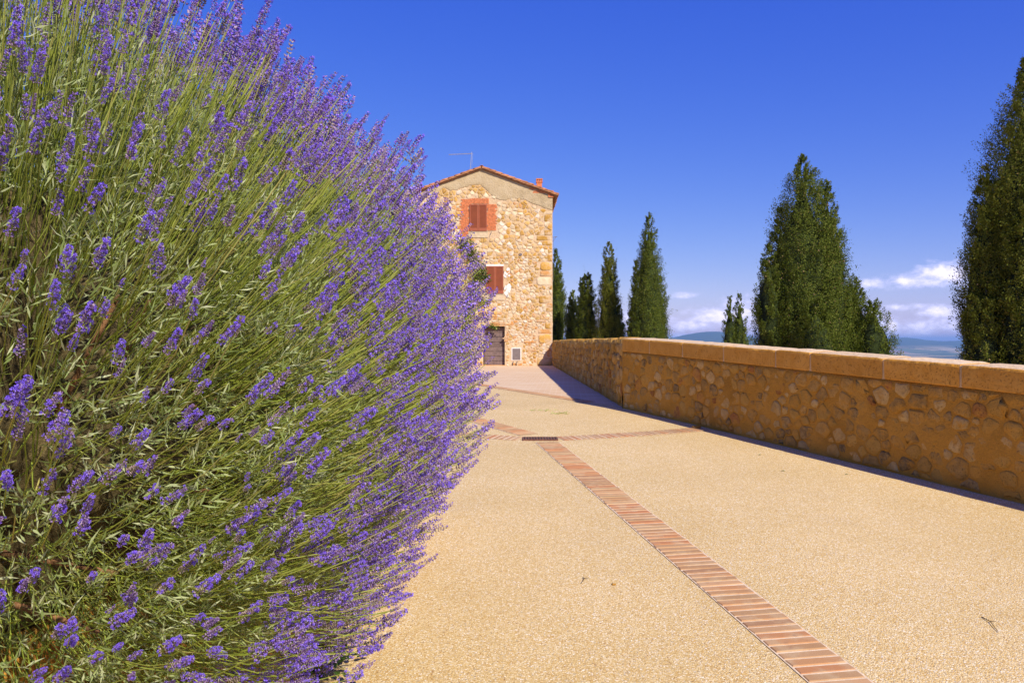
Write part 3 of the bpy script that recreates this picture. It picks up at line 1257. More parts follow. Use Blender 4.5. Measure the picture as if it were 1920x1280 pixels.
# ------------------------------------------------------------------ stone house at the end of the way
def build_house():
    Y = HOUSE_Y
    G = gz(Y)
    XL, XR = -5.0, HX(1036)
    RX = HX(903)                                # ridge
    EAVE = HZ(366)
    APEX = HZ(318)
    DEP = 8.5
    t = empty('stone_house', (RX, Y, G))
    tag(t, 'tall ochre stone house with tiled gable roof and red shutters', 'house')
    inv = Matrix.Translation(t.location).inverted()

    def child(o, p=None):
        o.parent = p or t
        if p is None:                            # the wall itself sits at the world origin already
            o.matrix_parent_inverse = inv
        return o

    def zt(x):
        k = (x - RX) / (XR - RX) if x > RX else (RX - x) / (RX - XL)
        return APEX + (EAVE - APEX) * min(1, k)
    dx0, dx1, dz1 = HX(906), HX(946.5), HZ(612)
    R = .27
    m = MB()
    # front wall around the door opening
    m.add([(XL, Y, G - .5), (dx0, Y, G - .5), (dx0, Y, zt(dx0)), (RX, Y, APEX) if dx0 > RX else (dx0, Y, zt(dx0)), (XL, Y, EAVE)], [(0, 1, 2, 3, 4)])
    m.add([(dx0, Y, dz1), (dx1, Y, dz1), (dx1, Y, zt(dx1)), (dx0, Y, zt(dx0))], [(0, 1, 2, 3)])
    m.add([(dx1, Y, G - .5), (XR, Y, G - .5), (XR, Y, EAVE), (dx1, Y, zt(dx1))], [(0, 1, 2, 3)])
    # reveals
    m.add([(dx0, Y, G - .5), (dx0, Y + R, G - .5), (dx0, Y + R, dz1), (dx0, Y, dz1)], [(0, 1, 2, 3)])
    m.add([(dx1, Y, G - .5), (dx1, Y, dz1), (dx1, Y + R, dz1), (dx1, Y + R, G - .5)], [(0, 1, 2, 3)])
    m.add([(dx0, Y, dz1), (dx0, Y + R, dz1), (dx1, Y + R, dz1), (dx1, Y, dz1)], [(0, 1, 2, 3)])
    # sides and back
    m.add([(XR, Y, G - 4), (XR, Y + DEP, G - 4), (XR, Y + DEP, EAVE), (XR, Y, EAVE)], [(0, 1, 2, 3)])
    m.add([(XL, Y, G - .5), (XL, Y, EAVE), (XL, Y + DEP, EAVE), (XL, Y + DEP, G - .5)], [(0, 1, 2, 3)])
    m.add([(XL, Y + DEP, G - .5), (XL, Y + DEP, EAVE), (RX, Y + DEP, APEX), (XR, Y + DEP, EAVE), (XR, Y + DEP, G - .5)], [(0, 1, 2, 3, 4)])
    wall = child(m.build('wall', MORTAR_HOUSE))

    # plaster of the gable with its ragged lower edge
    edge_px = [(762, 368), (815, 366), (832, 352), (845, 357), (858, 356), (866, 352), (878, 349), (888, 347), (900, 346), (909, 353), (915, 360), (922, 366), (930, 373),
               (945, 376), (958, 373), (970, 372), (985, 376), (1000, 383), (1015, 388), (1028, 393), (1036, 394)]
    pe = []
    for i in range(len(edge_px) - 1):
        (a, b), (c, d) = edge_px[i], edge_px[i + 1]
        for k in range(4):
            u = k / 4
            pe.append((HX(a + (c - a) * u), HZ(b + (d - b) * u) + random.uniform(-.03, .03)))
    pe.append((XR, HZ(394)))
    pe[0] = (XL, pe[0][1])
    m = MB()
    n = len(pe)
    v = []
    for (x, z) in pe:
        v += [(x, Y + .001, z), (x, Y - .014, z + .010), (x, Y - .018, z + .05), (x, Y - .018, zt(x))]
    f = []
    for i in range(n - 1):
        for k in range(3):
            a = i * 4 + k
            f.append((a, a + 4, a + 5, a + 1))
    m.add(v, f)
    child(m.build('plaster', PLASTER, smooth=True))

    def plaster_z(x):
        for i in range(n - 1):
            if pe[i][0] <= x <= pe[i + 1][0]:
                u = (x - pe[i][0]) / max(1e-6, pe[i + 1][0] - pe[i][0])
                return pe[i][1] + u * (pe[i + 1][1] - pe[i][1])
        return pe[-1][1]

    # keep-clear rectangles in px: windows with surrounds, door, box
    clear = [(863, 933, 372, 446), (908, 949, 497, 560), (905, 947.5, 608, 690), (958, 979, 650, 677)]

    def blocked(x, z, r):
        for (a, b, c, d) in clear:
            if HX(a) - r < x < HX(b) + r and HZ(d) - r < z < HZ(c) + r:
                return True
        return z + r * .5 > plaster_z(x)
    # quoins up the right corner
    stones = []
    z = G
    k = 0
    while z < HZ(396):
        h = random.uniform(.2, .5)
        w = random.uniform(.25, .85)
        if z + h > HZ(396):
            h = HZ(396) - z
        if h > .12 and random.random() < .72:
            stones.append(([(XR - w, z), (XR + .0, z), (XR + .0, z + h), (XR - w, z + h)], 'q'))
        z += h
    qpoly = [s[0] for s in stones]
    # rubble: larger above, small and pale below
    for (za, zb, w_, h_) in ((G, HZ(600), .21, .115), (HZ(600), HZ(480), .22, .14), (HZ(480), HZ(346), .27, .17)):
        for c in rubble(XL + .02, XR - .02, za, zb, w_, h_, .40):
            if len(c) < 3 or poly_area(c) < .008:
                continue
            x, z = centroid(c)
            if blocked(x, z, .05):
                continue
            if any(q[0][0] - .06 < x and q[0][1] - .02 < z < q[2][1] + .02 for q in qpoly):
                continue
            stones.append((c, 'l' if zb == HZ(600) else ('m' if zb == HZ(480) else 'u')))
    wt = {'q': [40, 25, 8, 0, 27], 'l': [12, 18, 44, 12, 14], 'm': [22, 24, 34, 12, 8], 'u': [30, 30, 24, 12, 4]}
    # the 300 that show largest become parts, the rest one mass
    order = sorted(stones, key=lambda s: -(poly_area(s[0]) if HX(845) < centroid(s[0])[0] else 0))
    rest = MB()
    for i, (c, kd) in enumerate(order):
        gap = random.uniform(.004, .020) if kd != 'q' else .008
        if kd == 'l':
            gap = random.uniform(.008, .035)
        vs, fs = stone_geo(c, gap, random.uniform(.006, .022), Vector((0, Y, 0)), Vector((1, 0, 0)), Vector((0, 0, 1)), Vector((0, -1, 0)), .012)
        mi = random.choices(range(5), wt[kd])[0]
        if i < 300:
            x, z = centroid(c)
            o0 = Vector((x, Y, z))
            s = MB()
            s.add([q - o0 for q in vs], fs)
            o = s.build('stone', FSTONE[mi], None, True)
            o.location = o0
            child(o, wall)
        else:
            rest.add(vs, fs, mi)
    child(tag(rest.build('small_stones', FSTONE, None, True), kind='stuff'), wall)

    # brick surround of the upper window, ragged outside edge
    def bricks(name, rects, mat=BRICK_RED, bw=.25, bh=.065, up=False):
        mb = MB()
        for (a, b, c, d) in rects:
            x0, x1, z0, z1 = HX(a), HX(b), HZ(d), HZ(c)
            if up:
                x = x0
                while x < x1 - .02:
                    w = bh
                    mb.box(x, min(x1, x + w - .012), Y - .03 + random.uniform(-.006, .006), Y + .02, z0 + random.uniform(0, .02), z1 - random.uniform(0, .04))
                    x += w
                continue
            z = z0
            while z < z1 - .02:
                x = x0 - random.uniform(0, .14)
                x1_ = x1 + random.uniform(-.02, .10)
                while x < x1_ - .03:
                    w = random.choice((.13, bw, bw))
                    mb.box(x, min(x1_, x + w - .014), Y - .026 + random.uniform(-.008, .006), Y + .02, z, z + bh - .014)
                    x += w
                z += bh
        return child(tag(mb.build(name, mat), kind='stuff'))
    bricks('brick_surround', [(866, 879, 383, 437), (914.5, 929, 383, 432), (868, 880, 374, 383), (866, 876, 437, 443)])
    bricks('brick_lintel', [(880, 917, 371.5, 382.5)], up=True)
    bricks('brick_patch', [(994, 1004, 352.5, 355), (1002, 1022, 357, 362)], mat=BRICK_RED)
    bricks('brick_courses', [(925, 940, 591, 594), (946, 952, 630, 640), (985, 1006, 640, 642), (948, 956, 606, 609), (990, 1004, 655, 658), (1010, 1020, 600, 603), (918, 947, 604, 611.5)],
           mat=FSTONE[4])
    # moulded brick cornice at the right eave
    m = MB()
    for i, (o_, zz) in enumerate(((.05, 357.5), (.10, 362), (.05, 366.5))):
        m.box(HX(1028), XR + o_, Y - .05 - o_ * .3, Y + DEP, HZ(zz + 3.6), HZ(zz))
    child(m.build('cornice', BRICK_RED))

    # ---- shuttered windows
    def window(a, b, c, d):
        x0, x1, z0, z1 = HX(a), HX(b), HZ(d), HZ(c)
        w = empty('window', ((x0 + x1) / 2, Y, z0))
        w.parent = t
        w.matrix_parent_inverse = inv
        winv = Matrix.Translation(w.location).inverted()

        def wc(o):
            o.parent = w
            o.matrix_parent_inverse = winv
        m = MB()
        m.box(x0 - .05, x1 + .05, Y - .035, Y + .02, z0 - .32, z0 - .045)
        m.box(x0 - .07, x1 + .07, Y - .05, Y + .02, z0 - .045, z0 - .012)
        wc(m.build('sill', SILL))
        m = MB()
        m.box(x0 - .03, x1 + .03, Y - .012, Y + .01, z0 - .008, z1 + .03)
        wc(m.build('frame', SILL))
        mid = (x0 + x1) / 2
        for (p, q) in ((x0, mid - .006), (mid + .006, x1)):
            m = MB()
            yf, yb = Y - .075, Y - .03
            m.box(p, p + .055, yf, yb, z0, z1)
            m.box(q - .055, q, yf, yb, z0, z1)
            m.box(p + .055, q - .055, yf, yb, z1 - .06, z1)
            m.box(p + .055, q - .055, yf, yb, z0, z0 + .16)
            k = 0
            zz = z0 + .175
            while zz < z1 - .085:
                s0 = len(m.v)
                m.add([(p + .055, yf + .008, zz), (q - .055, yf + .008, zz), (q - .055, yb - .004, zz + .035), (p + .055, yb - .004, zz + .035),
                       (p + .055, yf + .008, zz + .010), (q - .055, yf + .008, zz + .010), (q - .055, yb - .004, zz + .045), (p + .055, yb - .004, zz + .045)],
                      [(0, 3, 2, 1), (4, 5, 6, 7), (0, 1, 5, 4)])
                zz += .047
            m.box(p + .055, q - .055, yb - .003, yb + .006, z0 + .16, z1 - .06)
            wc(m.build('shutter', SHUTTER))
        for sx in (x0 - .03, x1 + .008):
            for zz in (z0 + .22, z1 - .30):
                m = MB()
                m.box(sx, sx + .022, Y - .072, Y, zz, zz + .09)
                wc(m.build('hinge', GREYMET))
        # holdbacks either side below
        for sx in (x0 - .32, x1 + .22):
            m = MB()
            m.tube([(sx, Y + .01, z0 - .06), (sx, Y - .12, z0 - .04), (sx - .04, Y - .13, z0 - .20)], .013, 5)
            wc(m.build('holdback', GREYMET))
        return w
    window(880.5, 913, 383.5, 433.5)
    window(912, 944, 500, 550.5)
    m = MB()
    m.box(HX(911), HX(944.5), Y - .035, Y + .01, HZ(499), HZ(495.5))
    child(m.build('white_lintel', WHITEPL))
    m = MB()
    for i in range(26):
        a = HX(945) + random.uniform(.0, .28)
        z = HZ(random.choice((512, 540, 546, 549))) + random.gauss(0, .12)
        r = random.uniform(.05, .11)
        n_ = 7
        vs = [(a + math.cos(q / n_ * 6.28) * r * random.uniform(.7, 1.1), Y - .018 - .001 * i * .4, z + math.sin(q / n_ * 6.28) * r) for q in range(n_)]
        m.add(vs, [tuple(reversed(range(n_)))])
    child(tag(m.build('white_patching', WHITEPL), kind='stuff'))

    # ---- door of boards in its recess
    d = empty('door', ((dx0 + dx1) / 2, Y + R, G))
    d.parent = t
    d.matrix_parent_inverse = inv
    dinv = Matrix.Translation(d.location).inverted()

    def dc(o):
        o.parent = d
        o.matrix_parent_inverse = dinv
        return o
    z = G + .01
    i = 0
    while z < dz1 - .05:
        h = min(.235, dz1 - z)
        m = MB()
        m.box(dx0 + .04, dx1 - .005, Y + R - .05 + random.uniform(-.004, .004), Y + R - .01, z, z + h - .014)
        dc(m.build('plank', DOORWOOD, bevel=.006))
        z += h
    m = MB()
    m.box(dx0, dx1, Y + R - .006, Y + R + .03, G - .3, dz1)
    dc(m.build('backing', DARK))
    m = MB()
    m.tube([(HX(922), Y + R - .05, HZ(640)), (HX(922), Y + R - .10, HZ(640)), (HX(925.5), Y + R - .10, HZ(640)), (HX(925.5), Y + R - .05, HZ(640))], .014, 6)
    dc(m.build('handle', GREYMET))
    m = MB()
    m.box(dx0 - .1, dx1 + .08, Y - .10, Y + R, G - .2, G + .03)
    child(m.build('threshold', FSTONE[4]))

    # ---- meter box with pale surround, two stub pipes, vent disc
    b = empty('utility_box', (HX(968), Y, HZ(674)))
    b.parent = t
    b.matrix_parent_inverse = inv
    binv = Matrix.Translation(b.location).inverted()
    m = MB()
    m.box(HX(959), HX(977.5), Y - .022, Y + .01, HZ(675.5), HZ(651.5))
    o = m.build('surround', WHITEPL)
    o.parent, o.matrix_parent_inverse = b, binv
    m = MB()
    m.box(HX(961), HX(975.8), Y - .045, Y - .0225, HZ(674), HZ(653.3))
    o = m.build('cover', GREYMET, bevel=.006)
    o.parent, o.matrix_parent_inverse = b, binv
    for px in (961, 968):
        m = MB()
        m.tube([(HX(px), Y - .03, G), (HX(px), Y - .05, HZ(680)), (HX(px) + .03, Y - .03, HZ(678.5)), (HX(px) + .05, Y + .01, HZ(678))], .022, 7)
        o = m.build('pipe', GREYMET, smooth=True)
        o.parent, o.matrix_parent_inverse = b, binv
    m = MB()
    m.tube([(HX(976), Y + .01, HZ(477)), (HX(976), Y - .045, HZ(477))], .075, 14)
    child(m.build('vent_cover', GREYMET))
    # iron bracket with a loose wire at the right corner
    m = MB()
    bx, bz = XR, HZ(443)
    m.tube([(bx, Y + .3, bz - .02), (bx + .25, Y + .3, bz + .02)], .014, 5)
    m.tube([(bx + .01, Y + .3, bz - .25), (bx + .18, Y + .3, bz)], .010, 5)
    m.tube([(bx + .06, Y + .3, bz - .05), (bx + .08, Y + .3, bz - .9), (bx + .05, Y + .3, bz - 2.2)], .006, 4)
    child(m.build('wall_bracket', GREYMET))

    # ---- roof: boards, flat under-tiles, barrel tiles
    slope = math.atan2(APEX - EAVE, XR - RX)
    OV = .20
    roof = empty('roof', (RX, Y, APEX))
    roof.parent = t
    roof.matrix_parent_inverse = inv
    rinv = Matrix.Translation(roof.location).inverted()

    def rc(o):
        o.parent = roof
        o.matrix_parent_inverse = rinv
        return o
    m = MB()
    for s in (1, -1):
        L = (XR - RX) / math.cos(slope) + OV
        ex, ez = RX + s * L * math.cos(slope), APEX - L * math.sin(slope)
        a = [(RX, Y - .10, APEX + .005), (ex, Y - .10, ez + .005), (ex, Y + DEP + .1, ez + .005), (RX, Y + DEP + .1, APEX + .005)]
        b_ = [(x, y, z + .05) for x, y, z in a]
        m.add(a + b_, [(0, 1, 2, 3), (4, 5, 6, 7), (0, 1, 5, 4), (1, 2, 6, 5), (2, 3, 7, 6)])
    rc(m.build('roof_deck', TILE_UNDER))

    def tile_geo(Lt=.40, r0=.095, r1=.075, th=.014, n=8):
        """half-barrel tile along +x (down slope), wider at the lower end or the upper"""
        vs, fs = [], []
        for x, r in ((0, r1), (Lt, r0)):
            for k in range(n + 1):
                an = math.pi * k / n
                vs.append((x, math.cos(an) * r, math.sin(an) * r * .85))
            for k in range(n + 1):
                an = math.pi * k / n
                vs.append((x, math.cos(an) * (r - th), math.sin(an) * (r - th) * .85))
        q = n + 1
        for k in range(n):
            fs.append((k, 2 * q + k, 2 * q + k + 1, k + 1))
            fs.append((q + k, q + k + 1, 3 * q + k + 1, 3 * q + k))
            fs.append((2 * q + k, 3 * q + k, 3 * q + k + 1, 2 * q + k + 1))
            fs.append((k, k + 1, q + k + 1, q + k))
        return vs, fs
    tv, tf = tile_geo()
    tme = MB()
    tme.add(tv, tf)
    tile_me = tme.mesh('tile', [TILE], True)
    step = .33
    rows = int(((XR - RX) / math.cos(slope) + OV) / step)
    # flat tile row at the verge under the barrels
    fm = MB()
    fm.box(0, .345, -.10, .14, 0, .035)
    flat_me = fm.mesh('under_tile', [TILE_UNDER])
    restm = MB()
    for s in (1, -1):
        R0 = Matrix.Translation((RX, Y, APEX + .06)) @ (Matrix.Identity(4) if s > 0 else Matrix.Rotation(math.pi, 4, 'Z')) @ Matrix.Rotation(slope, 4, 'Y')
        sy = 1 if s > 0 else -1
        for r in range(rows + 1):
            x = r * step
            o = link('under_tile', flat_me)
            o.matrix_world = R0 @ Matrix.Translation((x + .02, sy * -.08 - (0 if s > 0 else .04), -.008 + random.uniform(-.004, .004))) @ Matrix.Rotation(random.gauss(-.035, .012), 4, 'Y')
            rc(o)
            o = link('verge_tile', tile_me)
            o.matrix_world = R0 @ Matrix.Translation((x, sy * -.07 + random.gauss(0, .008), .038 + random.uniform(-.006, .01))) @ Matrix.Rotation(random.gauss(-.05, .015), 4, 'Y') @ Matrix.Rotation(random.gauss(0, .02), 4, 'Z')
            rc(o)
            cols = int((DEP + .1) / .21)
            for c in range(1, cols + 1):
                Mx = R0 @ Matrix.Translation((x + random.gauss(0, .012), sy * (c * .21 - .07), .03 + random.uniform(-.01, .012))) @ Matrix.Rotation(-.05, 4, 'Y')
                restm.add([Mx @ Vector(q) for q in tv], tf)
    rc(tag(restm.build('roof_tiles', TILE, None, True), kind='stuff'))
    rv, rf = tile_geo(.42, .125, .115, .016)
    rme = MB()
    rme.add(rv, rf)
    ridge_me = rme.mesh('ridge_tile', [TILE], True)
    y = Y - .12
    while y < Y + DEP:
        o = link('ridge_tile', ridge_me)
        o.matrix_world = Matrix.Translation((RX + random.gauss(0, .01), y, APEX + .10 + random.uniform(-.008, .012))) @ Matrix.Rotation(math.pi / 2, 4, 'Z') @ Matrix.Rotation(-.02, 4, 'Y')
        rc(o)
        y += .36
    # a few loose tiles lying proud on the slope
    for (px, py) in ((932, 316.5), (964, 327.5)):
        o = link('loose_tile', tile_me)
        o.matrix_world = Matrix.Translation((HX(px), Y + 1.2, HZ(py) + .05)) @ Matrix.Rotation(1.3, 4, 'Z')
        rc(o)
    # chimney
    c = empty('chimney', (HX(1011), Y + 1.2, HZ(350)))
    c.parent = roof
    c.matrix_parent_inverse = rinv
    cinv = Matrix.Translation(c.location).inverted()
    yc = Y + 1.2
    kx = (yc / Y)
    m = MB()
    m.box(HX(1006) * kx, HX(1016) * kx, yc - .13, yc + .13, HZ(358), HZ(333.5))
    m.box(HX(1005) * kx, HX(1017.2) * kx, yc - .16, yc + .16, HZ(333.5), HZ(331.5))
    for k in range(4):
        x = HX(1005.2) * kx + k * .088
        m.box(x, x + .05, yc - .15, yc - .09, HZ(331.5), HZ(328.5))
        m.box(x, x + .05, yc + .09, yc + .15, HZ(331.5), HZ(328.5))
    m.box(HX(1005) * kx, HX(1017.2) * kx, yc - .16, yc + .16, HZ(328.5), HZ(326.5))
    o = m.build('chimney_stack', BRICK_RED)
    o.parent, o.matrix_parent_inverse = c, cinv

    # ---- aerial standing on the roof
    ya = Y + 2.2
    k = ya / Y
    a = empty('television_aerial', (HX(881.5) * k, ya, EYE + (HZ(309) - EYE) * k))
    tag(a, 'thin television aerial with long boom on the roof ridge', 'aerial')
    ainv = Matrix.Translation(a.location).inverted()

    def AP(px, py, dy=0):
        return Vector((HX(px) * k, ya + dy, EYE + (HZ(py) - EYE) * k))
    m = MB()
    m.tube([AP(881.5, 318), AP(884.5, 285)], .020, 6)
    o = m.build('mast', ALU)
    o.parent, o.matrix_parent_inverse = a, ainv
    m = MB()
    m.tube([AP(841.5, 290), AP(886.5, 288)], .018, 6)
    o = m.build('boom', ALU)
    o.parent, o.matrix_parent_inverse = a, ainv
    m = MB()
    m.tube([AP(886.5, 288.3), AP(885.4, 303), AP(884, 316)], .008, 4)
    o = m.build('cable', ALU)
    o.parent, o.matrix_parent_inverse = a, ainv
    for i in range(12):
        u = i / 11
        p = AP(842 + 41 * u, 290 - 2 * u)
        m = MB()
        hw = .10 + .06 * u
        m.tube([p + Vector((0, -hw, 0)), p + Vector((0, hw, 0))], .006, 4)
        o = m.build('element', ALU)
        o.parent, o.matrix_parent_inverse = a, ainv
    return t


build_house()


# ------------------------------------------------------------------ leaf helper
def leaf_mass(P, D, L, W, curl=0.0, side=None):
    """diamond leaves: base points P, unit directions D, lengths L, widths W -> verts, faces (tri pairs as quads)"""
    n = len(P)
    if side is None:
        side = unit(np.cross(D, rng.normal(size=(n, 3))))
    mid = P + D * (L * .45)[:, None]
    if curl:
        up = np.cross(side, D)
        mid = mid + up * (L * curl)[:, None]
    V = np.stack([P, mid - side * (W * .5)[:, None], P + D * L[:, None], mid + side * (W * .5)[:, None]], axis=1).reshape(-1, 3)
    Fq = (np.arange(n) * 4)[:, None] + np.array([0, 1, 2, 3])[None, :]
    return V, Fq


# ------------------------------------------------------------------ cypress trees
def cypress(name, label, base, leaders, leaf, count, mat, seed, cones=0, dead=0):
    """leaders: list of (x offset, y offset, z0, z1, profile[(u, radius)...]); crown of small upright sprays"""
    r = np.random.default_rng(seed)
    t = empty(name, base)
    tag(t, label, 'tree', 'cypresses beyond the parapet')
    Ps, Ds, Ls, Ws, Ss = [], [], [], [], []
    core = MB()
    tot = sum((z1 - z0) * max(p[1] for p in prof) for (_, _, z0, z1, prof) in leaders)
    cone_p = []
    for (ox, oy, z0, z1, prof) in leaders:
        us = np.array([p[0] for p in prof])
        rs = np.array([p[1] for p in prof])
        H = z1 - z0
        n = int(count * H * rs.max() / tot)
        # clumps: upright sprays on the lumpy surface
        per = 80 if count > 150000 else 60
        nc = max(20, n // per)
        cdf_u = np.linspace(0, 1, 400)
        wts = np.interp(cdf_u, us, rs) + .14 * rs.max()
        cu = r.choice(cdf_u, nc, p=wts / wts.sum()) + r.uniform(-.002, .002, nc)
        ca = r.uniform(0, 2 * np.pi, nc)
        rad = np.interp(cu, us, rs)
        lump = np.array([mnoise.fractal(Vector((math.cos(a) * 1.7 + ox, math.sin(a) * 1.7 + seed, u * H * 0.9)), 1, 2, 3) for a, u in zip(ca, cu)])
        crev = np.array([abs(mnoise.noise(Vector((math.cos(a) * 1.5 + ox * 2, math.sin(a) * 1.5 - seed, u * H * .33)))) for a, u in zip(ca, cu)])
        rr = rad * (0.92 + .30 * lump - .36 * np.clip(1 - crev / .10, 0, 1)) * np.sqrt(r.uniform(.62, 1.0, nc))
        cx, cy, cz = ox + np.cos(ca) * rr, oy + np.sin(ca) * rr, z0 + cu * H
        csz = r.uniform(.7, 1.4, nc) * np.clip(rad * .32, leaf * 1.0, leaf * 4.8)
        out = np.stack([np.cos(ca), np.sin(ca), np.zeros(nc)], 1)
        axis = unit(out * .45 + np.array([0, 0, 1.0]) + r.normal(0, .2, (nc, 3)))
        C = np.stack([cx, cy, cz], 1)
        q = np.repeat(np.arange(nc), per)
        k = len(q)
        u = r.uniform(-1, 1, k)
        off = unit(r.normal(size=(k, 3))) * (r.uniform(0, 1, k) ** .45)[:, None] * .50 * csz[q][:, None] * (1 - .45 * np.abs(u))[:, None]
        P = C[q] + axis[q] * (u * csz[q] * 1.25)[:, None] + off
        Dv = unit(axis[q] + r.normal(0, .30, (k, 3)) + unit(off) * .35)
        Ps.append(P)
        Ds.append(Dv)
        Ss.append(unit(np.cross(Dv, unit(off + out[q] * .55 * csz[q][:, None]) + r.normal(0, .20, (k, 3)))))
        Ls.append(leaf * r.uniform(.6, 1.4, k))
        Ws.append(leaf * r.uniform(.45, .80, k))
        # stray shoots that break the outline
        ns = nc // 40
        su = r.uniform(.05, 1, ns)
        sa = r.uniform(0, 2 * np.pi, ns)
        sr = np.interp(su, us, rs) * r.uniform(.85, 1.0, ns)
        S0 = np.stack([ox + np.cos(sa) * sr, oy + np.sin(sa) * sr, z0 + su * H], 1)
        sax = unit(np.stack([np.cos(sa) * .5, np.sin(sa) * .5, np.ones(ns)], 1) + r.normal(0, .2, (ns, 3)))
        qq = np.repeat(np.arange(ns), 7)
        kk = len(qq)
        P = S0[qq] + sax[qq] * (np.tile(np.arange(7), ns) * leaf * .75)[:, None] + r.normal(0, leaf * .3, (kk, 3))
        Ps.append(P)
        Ds.append(unit(sax[qq] + r.normal(0, .5, (kk, 3))))
        Ss.append(unit(np.cross(Ds[-1], r.normal(size=(kk, 3)))))
        Ls.append(leaf * r.uniform(.5, 1.2, kk))
        Ws.append(leaf * r.uniform(.3, .55, kk))
        if cones:
            cone_p.append(C[r.choice(nc, min(nc, int(cones * H * rs.max() / tot)))] * 1.0)
        # solid core painted dark so gaps in the crown read as shade
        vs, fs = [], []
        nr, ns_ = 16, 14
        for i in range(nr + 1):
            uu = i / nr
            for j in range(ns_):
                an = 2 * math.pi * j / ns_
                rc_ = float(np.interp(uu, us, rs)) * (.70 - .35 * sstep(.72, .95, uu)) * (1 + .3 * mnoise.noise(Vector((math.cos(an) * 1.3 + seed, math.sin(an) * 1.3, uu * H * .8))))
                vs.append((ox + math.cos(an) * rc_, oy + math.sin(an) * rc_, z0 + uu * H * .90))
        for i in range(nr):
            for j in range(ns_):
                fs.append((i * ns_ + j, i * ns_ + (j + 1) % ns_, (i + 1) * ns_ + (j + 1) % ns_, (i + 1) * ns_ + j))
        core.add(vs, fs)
    V, Fq = leaf_mass(np.concatenate(Ps), np.concatenate(Ds), np.concatenate(Ls), np.concatenate(Ws), 0.0, np.concatenate(Ss))
    V = V.reshape(-1, 4, 3)[:, 1:, :].reshape(-1, 3)              # slim pointed scales
    Fq = np.arange(len(V)).reshape(-1, 3)
    crown = np_mesh('crown', V, Fq, [mat], parent=t)
    tag(crown, kind='stuff')
    core.build('shade_core', CYP_CORE, crown, True)
    if cones:
        cp = np.concatenate(cone_p)
        n = len(cp)
        s = leaf * .42
        octv = np.array([[1, 0, 0], [-1, 0, 0], [0, 1, 0], [0, -1, 0], [0, 0, 1], [0, 0, -1]]) * s
        octf = np.array([[0, 2, 4], [2, 1, 4], [1, 3, 4], [3, 0, 4], [2, 0, 5], [1, 2, 5], [3, 1, 5], [0, 3, 5]])
        outv = cp.copy()
        outv[:, 2] = 0
        cp = cp + unit(outv) * leaf * 1.5
        V = (cp[:, None, :] + octv[None] * r.uniform(.7, 1.2, (n, 1, 1))).reshape(-1, 3)
        Fc = (np.arange(n) * 6)[:, None, None] + octf[None]
        tag(np_mesh('cones', V, Fc.reshape(-1, 3), [CONE], parent=crown), kind='stuff')
    m = MB()
    z0 = min(l[2] for l in leaders)
    for (ox, oy, a, b, prof) in leaders:
        rm = max(p[1] for p in prof)
        w = .10 * rm + .03
        m.tube([(ox * .3, oy * .3, -.6), (ox * .7, oy * .7, a), (ox, oy, a + (b - a) * .5), (ox, oy, a + (b - a) * .92)], [w * 1.3, w, w * .6, .01], 7)
    m.build('trunk', BARK, t, True)
    return t


def tree_at(px_c, d, drop):
    x = (px_c - 960) / F * d
    return Vector((x, d, min(gz(d), terrain_z(x, d)) - .05))


def prof_px(d, pts, cx, py_base, py_top):
    """profile from measured half widths: pts of (py, half width px)"""
    out = []
    for (py, hw) in sorted(pts, reverse=True):
        out.append(((py_base - py) / (py_base - py_top), hw * (1.10 if d > 25 else 1.0) / F * d))
    return out


def zrel(py, d, base):
    return EYE + (640 - py) / F * d - base.z


